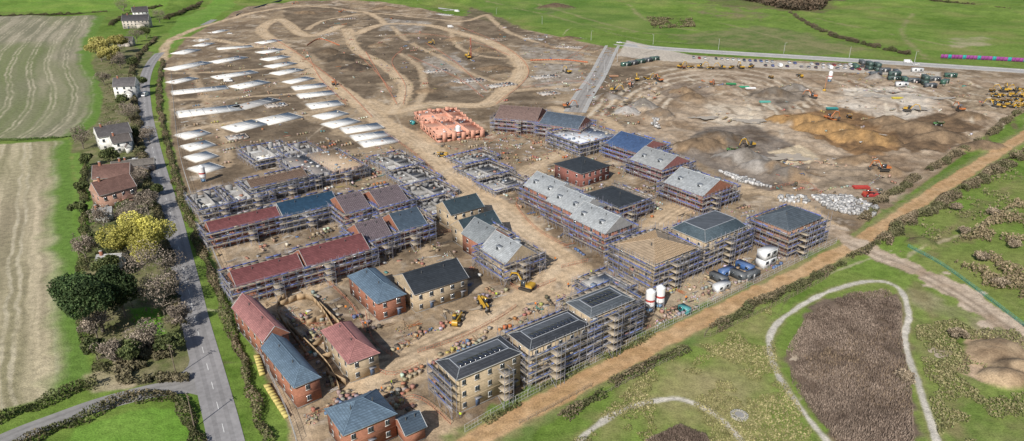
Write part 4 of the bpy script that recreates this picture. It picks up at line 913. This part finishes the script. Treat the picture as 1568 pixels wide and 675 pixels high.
def inpoly(x,y,W):
    ins=False
    for i in range(len(W)):
        a=W[i];b=W[i-1]
        if (a[1]>y)!=(b[1]>y) and x<(b[0]-a[0])*(y-a[1])/(b[1]-a[1])+a[0]: ins=not ins
    return ins
PAL=[((.40,.2,.14),3),((.42,.34,.24),5),((.62,.60,.56),2.5),((.34,.32,.30),4),((.12,.18,.32),1),((.45,.18,.08),.8),((.13,.11,.09),3),((.1,.26,.25),.3),((.36,.26,.17),4),((.45,.38,.12),.2)]
PC=[p[0] for p in PAL];PW=[p[1] for p in PAL]
def clutter(name,pts,n):
    W=gp(pts); xs=[p[0] for p in W];ys=[p[1] for p in W]; m=MB(); k=0;tr=0
    while k<n and tr<n*8:
        tr+=1; x=random.uniform(min(xs),max(xs));y=random.uniform(min(ys),max(ys))
        if not inpoly(x,y,W) or not free(x,y,2.2): continue
        z0=float(hgt(np.array([x]),np.array([y]))[0])
        an=GRID+random.choice([0,0,1.57])+random.uniform(-.25,.25); c=random.choices(PC,PW)[0]; r=random.random()
        if r<.34:
            for i in range(random.randint(1,4)):
                px=x+math.cos(an)*i*1.4;py=y+math.sin(an)*i*1.4
                if not free(px,py,2): continue
                hh=random.uniform(.2,.9); m.box(px,py,z0+.02,1.1,.95,.13,(.36,.28,.18),0,an); m.box(px,py,z0+.15,random.uniform(.8,1.05),random.uniform(.65,.9),hh,tuple(q*random.uniform(.8,1.1) for q in c),0,an,top=random.uniform(.85,1))
        elif r<.62:
            for i in range(random.randint(2,5)): 
                a2=an+random.uniform(-.12,.12); dx,dy=math.cos(a2)*random.uniform(.8,2.4),math.sin(a2)*random.uniform(.8,2.4); o=i*.28
                m.pole((x-dx-math.sin(an)*o,y-dy+math.cos(an)*o,z0+.15),(x+dx-math.sin(an)*o,y+dy+math.cos(an)*o,z0+.15+random.uniform(0,.1)),.06,c)
        elif r<.78:
            m.box(x,y,z0+.02,random.uniform(.6,2.2),random.uniform(.5,1.3),random.uniform(.06,.25),c,0,an,jit=.05)
        else:
            for i in range(9): m.box(x+random.gauss(0,.7),y+random.gauss(0,.7),z0,random.uniform(.15,.5),random.uniform(.15,.5),random.uniform(.1,.4),tuple(q*random.uniform(.6,1.2) for q in c),0,random.random()*3,jit=.06,top=.7)
        k+=1
    m.obj(name,[M_matte])
clutter('building_materials',[(300,330),(420,215),(580,215),(760,310),(880,410),(640,560),(440,600)],460)
clutter('building_materials',[(640,215),(760,190),(900,210),(1060,290),(1150,320),(1170,370),(940,400),(820,380),(720,290)],420)
clutter('building_materials',[(440,470),(620,560),(640,640),(560,680),(470,660)],120)
clutter('building_materials',[(600,520),(900,440),(960,420),(860,470),(660,560)],110)
clutter('building_materials',[(960,440),(1060,420),(1160,380),(1260,370),(1120,450),(990,505)],120)
clutter('building_materials',[(265,110),(400,60),(470,75),(560,190),(420,220),(300,270)],200)
clutter('building_materials',[(480,30),(700,30),(880,90),(860,165),(620,160),(520,110)],280)
clutter('building_materials',[(700,20),(930,75),(900,165),(860,165),(820,70)],90)
clutter('building_materials',[(900,110),(1010,120),(1000,190),(900,200)],130)
clutter('building_materials',[(1200,250),(1340,240),(1380,290),(1290,345),(1180,300)],90)
clutter('building_materials',[(1280,110),(1470,115),(1500,150),(1300,140)],120)
clutter('building_materials',[(1000,112),(1500,145),(1540,200),(1380,260),(1150,270),(1000,190)],110)
def bags(pts,n,c=(.58,.57,.56)):
    W=gp(pts); xs=[p[0] for p in W];ys=[p[1] for p in W]; m=MB(); k=0
    while k<n:
        x=random.uniform(min(xs),max(xs));y=random.uniform(min(ys),max(ys))
        if not inpoly(x,y,W): continue
        s=random.uniform(.6,1.2); q=random.uniform(.4,1.1); m.box(x,y,0,s*1.1,s,s*.95,tuple(w*q for w in c),0,random.random()*3,top=.8,jit=.1); k+=1
    m.obj('bagged_aggregate',[M_matte])
bags([(1240,300),(1300,300),(1345,318),(1335,335),(1270,322)],330); bags([(1190,300),(1235,302),(1240,312),(1195,310)],60)
bags([(1100,262),(1150,275),(1180,288),(1130,278)],110)
bags([(995,178),(1005,170),(1012,195),(1000,198)],60)
m=MB()
for u,v,c in [(1375,152,(.5,.42,.07)),(1172,158,(.1,.35,.3)),(1140,135,(.05,.3,.17)),(1150,137,(.7,.7,.7)),(1275,168,(.05,.25,.25)),(1120,130,(.05,.25,.1)),(1320,290,(.4,.05,.04)),(1335,302,(.4,.05,.05)),(940,118,(.35,.2,.12))]:
    x,y=g(u,v)
    for i in range(10):
        o=(i%5)*.5;z=.4+(i//5)*.45; m.pole((x-3,y+o,z),(x+3,y+o+random.uniform(-.2,.2),z),.2,c,n=6,cap=True)
m.obj('pipe_stack',[M_paint])

# ---------------------------------------------------------------- fences, barriers
def fence(name,pts,h=2.0,c=(.5,.5,.5),step=3.4,rails=(0.1,1.0,1.95),r=.035,panel=None,infill=0):
    W=catmull(gp(pts),6); s=np.concatenate([[0],np.cumsum(np.linalg.norm(np.diff(W,axis=0),axis=1))]); n=max(1,int(s[-1]/step)); t=np.linspace(0,s[-1],n+1); P=np.stack([np.interp(t,s,W[:,0]),np.interp(t,s,W[:,1])],1)
    m=MB()
    for i,p in enumerate(P):
        m.pole((*p,0),(*p,h),r*1.3,c)
        if i<n:
            q=P[i+1]
            for z in rails: m.pole((*p,z*h/2),(*q,z*h/2),r,c)
            for k in range(infill): f=(k+1)/(infill+1); w=p*(1-f)+q*f; m.pole((*w,.1),(*w,h-.05),r*.5,c)
            if panel:
                mid=(p+q)/2; d=q-p; m.box(mid[0],mid[1],.1,np.linalg.norm(d)-.12,.05,h-.15,panel[i%len(panel)],0,math.atan2(d[1],d[0]))
    m.obj(name,[M_matte])
fence('site_fence',[(262,110),(272,215),(290,290),(318,365),(352,445),(392,530),(436,625),(455,680)],infill=3,c=(.42,.42,.42))
fence('site_fence',[(712,662),(800,612),(965,528),(1120,452),(1280,372)],infill=3)
fence('site_fence',[(1085,505),(1095,512),(1260,430),(1255,420)],1.3,c=(.3,.24,.17),step=2)
fence('timber_fence',[(925,605),(990,570),(1050,540)],1.2,c=(.3,.26,.2),step=2.2,rails=(.8,1.7))
fence('timber_fence',[(795,650),(850,622),(905,592)],1.2,c=(.3,.26,.2),step=2.2,rails=(.8,1.7))
fence('hoarding',[(1440,89),(1490,91),(1530,93),(1600,97),(1660,101)],3,c=(.3,.3,.3),step=2.4,panel=[(.25,.05,.22),(.28,.06,.25),(.03,.3,.3),(.25,.05,.22)])
fence('hoarding',[(362,26),(380,18),(410,8),(440,0)],2.4,c=(.1,.1,.12),step=2.4,panel=[(.05,.07,.1)])
fence('timber_fence',[(905,40),(930,50),(985,62),(1060,68)],1.2,c=(.3,.25,.2),step=3,rails=(.8,1.7))
fence('green_debris_fence',[(1390,378),(1440,405),(1500,448),(1568,500)],1.0,c=(.1,.35,.3),infill=6,r=.045,step=3)
OR=(.52,.22,.14)
BAR=[[(618,75),(600,95),(620,130),(618,160)],[(560,80),(590,130),(608,160)],[(640,60),(690,90),(745,140)],[(530,160),(490,120),(470,80)],[(700,40),(770,70),(810,110),(760,160)],[(590,205),(640,240),(700,300)],[(600,345),(640,360),(690,355)],[(760,420),(800,445),(850,430)],[(560,560),(600,575),(640,560)],[(640,540),(700,520),(760,490),(790,470)],
 [(430,480),(480,500),(520,490)],[(800,135),(870,125),(900,128)],[(860,95),(900,70)],[(830,300),(790,310),(820,350),(870,380)],[(500,430),(540,470),(560,510)],[(880,430),(930,440),(940,420)],[(1180,290),(1230,280),(1260,300)],[(700,200),(740,215),(790,205),(820,220)],[(470,640),(520,620)],[(590,620),(640,610),(690,650)],[(860,410),(900,400)],[(400,10),(460,20),(540,15)],[(560,480),(570,520),(600,545)],[(625,85),(700,120),(740,150)],[(590,60),(640,52),(720,64),(780,85)],[(420,60),(460,85),(520,130),(570,180)],[(550,85),(575,110),(600,140)]]
for b in BAR: fence('pedestrian_barrier',b,1.0,c=OR,step=2,rails=(.3,1.9),r=.04,infill=2)
for b in [[(812,93),(860,92),(900,96)],[(470,70),(490,60),(520,70)]]: fence('debris_barrier',b,.9,c=OR,step=2,panel=[(.52,.17,.08)])
for b in [[(430,470),(480,462),(540,560)],[(440,500),(500,560),(520,600)],[(440,455),(425,480),(470,545)],[(490,470),(520,500)],[(470,500),(500,488)],[(500,575),(530,590)],[(500,520),(480,535)],[(515,545),(495,552)]]: fence('garden_fence',b,1.8,c=(.4,.29,.17),step=2.4,panel=[(.42,.3,.18),(.36,.26,.16)])
m=MB()
for a,b in [((393,545),(402,575)),((408,590),(440,640))]:
    p=np.array(g(*a));q=np.array(g(*b)); n=int(np.linalg.norm(q-p)/1.2); d=q-p; an=math.atan2(d[1],d[0])
    for i in range(n): w=p+d*(i+.5)/n; m.box(w[0],w[1],0,1.15,1.3,.5,(.55,.46,.16),0,an,jit=.03)
m.obj('insulation_packs',[M_matte])
def mast(name,u,v,h,arm=0):
    x,y=g(u,v); m=MB(); m.pole((0,0,0),(0,0,h),.14,(.2,.16,.12) if not arm else (.5,.5,.5),n=6,r2=.09)
    if arm: m.pole((0,0,h),(arm,0,h+.2),.05,(.5,.5,.5)); m.box(arm,0,h+.12,.7,.25,.12,(.6,.6,.6))
    else: m.pole((-.9,0,h-.4),(.9,0,h-.4),.07,(.2,.16,.12)); m.pole((-.6,0,h-1.1),(.6,0,h-1.1),.07,(.2,.16,.12))
    o=m.obj(name,[M_wood]); o.location=(x,y,0); o.rotation_euler=(0,0,random.random()*3); return (x,y,h)
for u,v in [(128,222),(122,395),(270,575),(298,655)]: mast('telegraph_pole',u,v,8.5)
for u,v in [(905,62),(945,95),(1000,68),(1100,76),(1200,82),(1300,89),(1400,96),(830,38),(760,24),(640,6),(900,140),(925,112)]: mast('street_lamp',u,v,8,1.2)
M_wat,nt,b=newmat('muddy_water'); 
nz=nt.nodes.new('ShaderNodeTexNoise'); nz.inputs['Scale'].default_value=.4; cr=nt.nodes.new('ShaderNodeValToRGB'); cr.color_ramp.elements[0].color=(.36,.29,.21,1); cr.color_ramp.elements[1].color=(.54,.46,.36,1)
ge=nt.nodes.new('ShaderNodeNewGeometry'); nt.links.new(ge.outputs['Position'],nz.inputs['Vector']); nt.links.new(nz.outputs['Fac'],cr.inputs[0]); nt.links.new(cr.outputs[0],b.inputs['Base Color']); b.inputs['Roughness'].default_value=.3; b.inputs['Specular IOR Level'].default_value=.3
def puddle(u,v,rx,ry,an=0,z=.12):
    x,y=g(u,v); m=MB(); n=48; P=[]
    for i in range(n):
        t=i/n*2*math.pi; r=1+.25*math.sin(t*3+u)+.15*math.sin(t*5+v)+.1*math.sin(t*9+u*v)+.06*math.sin(t*14+u); a=math.cos(t)*rx*r;c=math.sin(t)*ry*r; P.append((x+a*math.cos(an)-c*math.sin(an),y+a*math.sin(an)+c*math.cos(an),z))
    m.add(P,[list(range(n))],(.2,.17,.13)); m.obj('puddle',[M_wat])
for p in [(1222,545,2.6,1.3,.5,.02),(1243,577,2.3,1.3,-.4,.02),(1210,242,9,5,0,.4),(1440,540,2.6,1.9,0,.02),(1335,147,12,5,.2,.15),(1400,165,8,4,0,.1),(1150,185,9,4,0,.1),(740,470,3,1.2,.5),(935,440,3,1.0,.6),(1365,140,9,3,0,.15),(1440,150,8,3,0,.1),(1080,180,7,3,0,.1)]: puddle(*p)
x,y=g(1132,636); m=MB()
m.pole((x,y,-.1),(x,y,.12),1.9,(.5,.47,.4),n=24,cap=True); m.pole((x,y,.1),(x,y,.35),.9,(.3,.29,.28),n=20,cap=True)
for i in range(20): m.box(x+math.cos(i*.314)*1.6,y+math.sin(i*.314)*1.6,.1,.4,.35,.22,(.35,.34,.3),0,i*.314,jit=.05)
m.obj('manhole_surround',[M_conc])

# ---------------------------------------------------------------- workers
def worker_mesh(vest,helm):
    me=bpy.data.meshes.new('w'); J=[(0,0,.95),(0,0,1.2),(0,0,1.42),(0,0,1.52),(0,0.02,1.66),(.1,0,.9),(.13,.05,.5),(.13,0,.08),(.13,.14,.04),(-.1,0,.9),(-.14,-.08,.5),(-.14,-.18,.08),(-.14,-.05,.04),(.2,0,1.4),(.27,.02,1.12),(.26,.18,.92),(-.2,0,1.4),(-.27,.0,1.12),(-.26,.1,.88)]
    E=[(0,1),(1,2),(2,3),(3,4),(0,5),(5,6),(6,7),(7,8),(0,9),(9,10),(10,11),(11,12),(2,13),(13,14),(14,15),(2,16),(16,17),(17,18)]
    R=[.16,.15,.16,.06,.11,.1,.075,.055,.05,.1,.075,.055,.05,.075,.055,.04,.075,.055,.04]
    me.from_pydata(J,E,[]); o=bpy.data.objects.new('w',me); sc.collection.objects.link(o); o.modifiers.new('s','SKIN')
    for i,s in enumerate(me.skin_vertices[0].data): s.radius=(R[i]*1.0,R[i]*.85); s.use_root=(i==0)
    o.modifiers.new('b','SUBSURF').levels=1
    dg=bpy.context.evaluated_depsgraph_get(); ev=bpy.data.meshes.new_from_object(o.evaluated_get(dg)); bpy.data.objects.remove(o)
    at=ev.color_attributes.new('Col','FLOAT_COLOR','CORNER')
    for p in ev.polygons:
        z=p.center.z; ax=abs(p.center.x)
        c=(.03,.03,.03) if z<.12 else (.04,.05,.1) if z<.92 and ax<.22 else (.45,.27,.2) if z<.95 else vest if z<1.48 else helm if z>1.68 else (.45,.27,.2)
        for li in p.loop_indices: at.data[li].color=(*c,1)
    ev.materials.append(M_matte); return ev
try:
    WM=[worker_mesh((.75,.25,.03),(.8,.8,.8)),worker_mesh((.55,.7,.05),(.8,.8,.8)),worker_mesh((.75,.22,.03),(.1,.2,.6))]
    for u,v in [(655,470),(690,500),(560,500),(610,540),(705,640),(530,475),(850,400),(905,420),(760,455),(735,320),(640,260),(1000,420),(1050,460),(720,240),(640,520),(870,440),(600,590),(585,600),(820,470),(470,485)]: place('construction_worker',random.choice(WM),u,v)
except Exception as ex: print('worker fail',ex)

# ---------------------------------------------------------------- light, sky, camera
sd=Vector((-.42,-.9,0)).normalized(); el=math.radians(37)
S_=Vector((sd.x*math.cos(el),sd.y*math.cos(el),math.sin(el)))
l=bpy.data.lights.new('sun','SUN'); l.energy=4.8; l.angle=math.radians(.5); l.color=(1,.95,.87); lo=bpy.data.objects.new('sun',l); lo.rotation_euler=(-S_).to_track_quat('-Z','Y').to_euler(); sc.collection.objects.link(lo)
w=bpy.data.worlds.new('World'); sc.world=w; w.use_nodes=True; nt=w.node_tree; bg=nt.nodes['Background']; sk=nt.nodes.new('ShaderNodeTexSky'); sk.sky_type='NISHITA'; sk.sun_disc=False; sk.sun_elevation=el; sk.sun_rotation=math.atan2(S_.x,S_.y)
nt.links.new(sk.outputs[0],bg.inputs[0]); bg.inputs[1].default_value=.085
cam=bpy.data.cameras.new('camera'); cam.sensor_width=36; cam.lens=FL/1568*36; cam.clip_end=12000; cam.clip_start=.5
co=bpy.data.objects.new('camera',cam); co.location=(0,0,H); co.rotation_euler=(math.radians(90)-PT,0,0); sc.collection.objects.link(co); sc.camera=co
sc.view_settings.view_transform='Standard'; sc.view_settings.look='None'; sc.view_settings.exposure=0
print('done',time.time()-T0,len(bpy.data.objects))
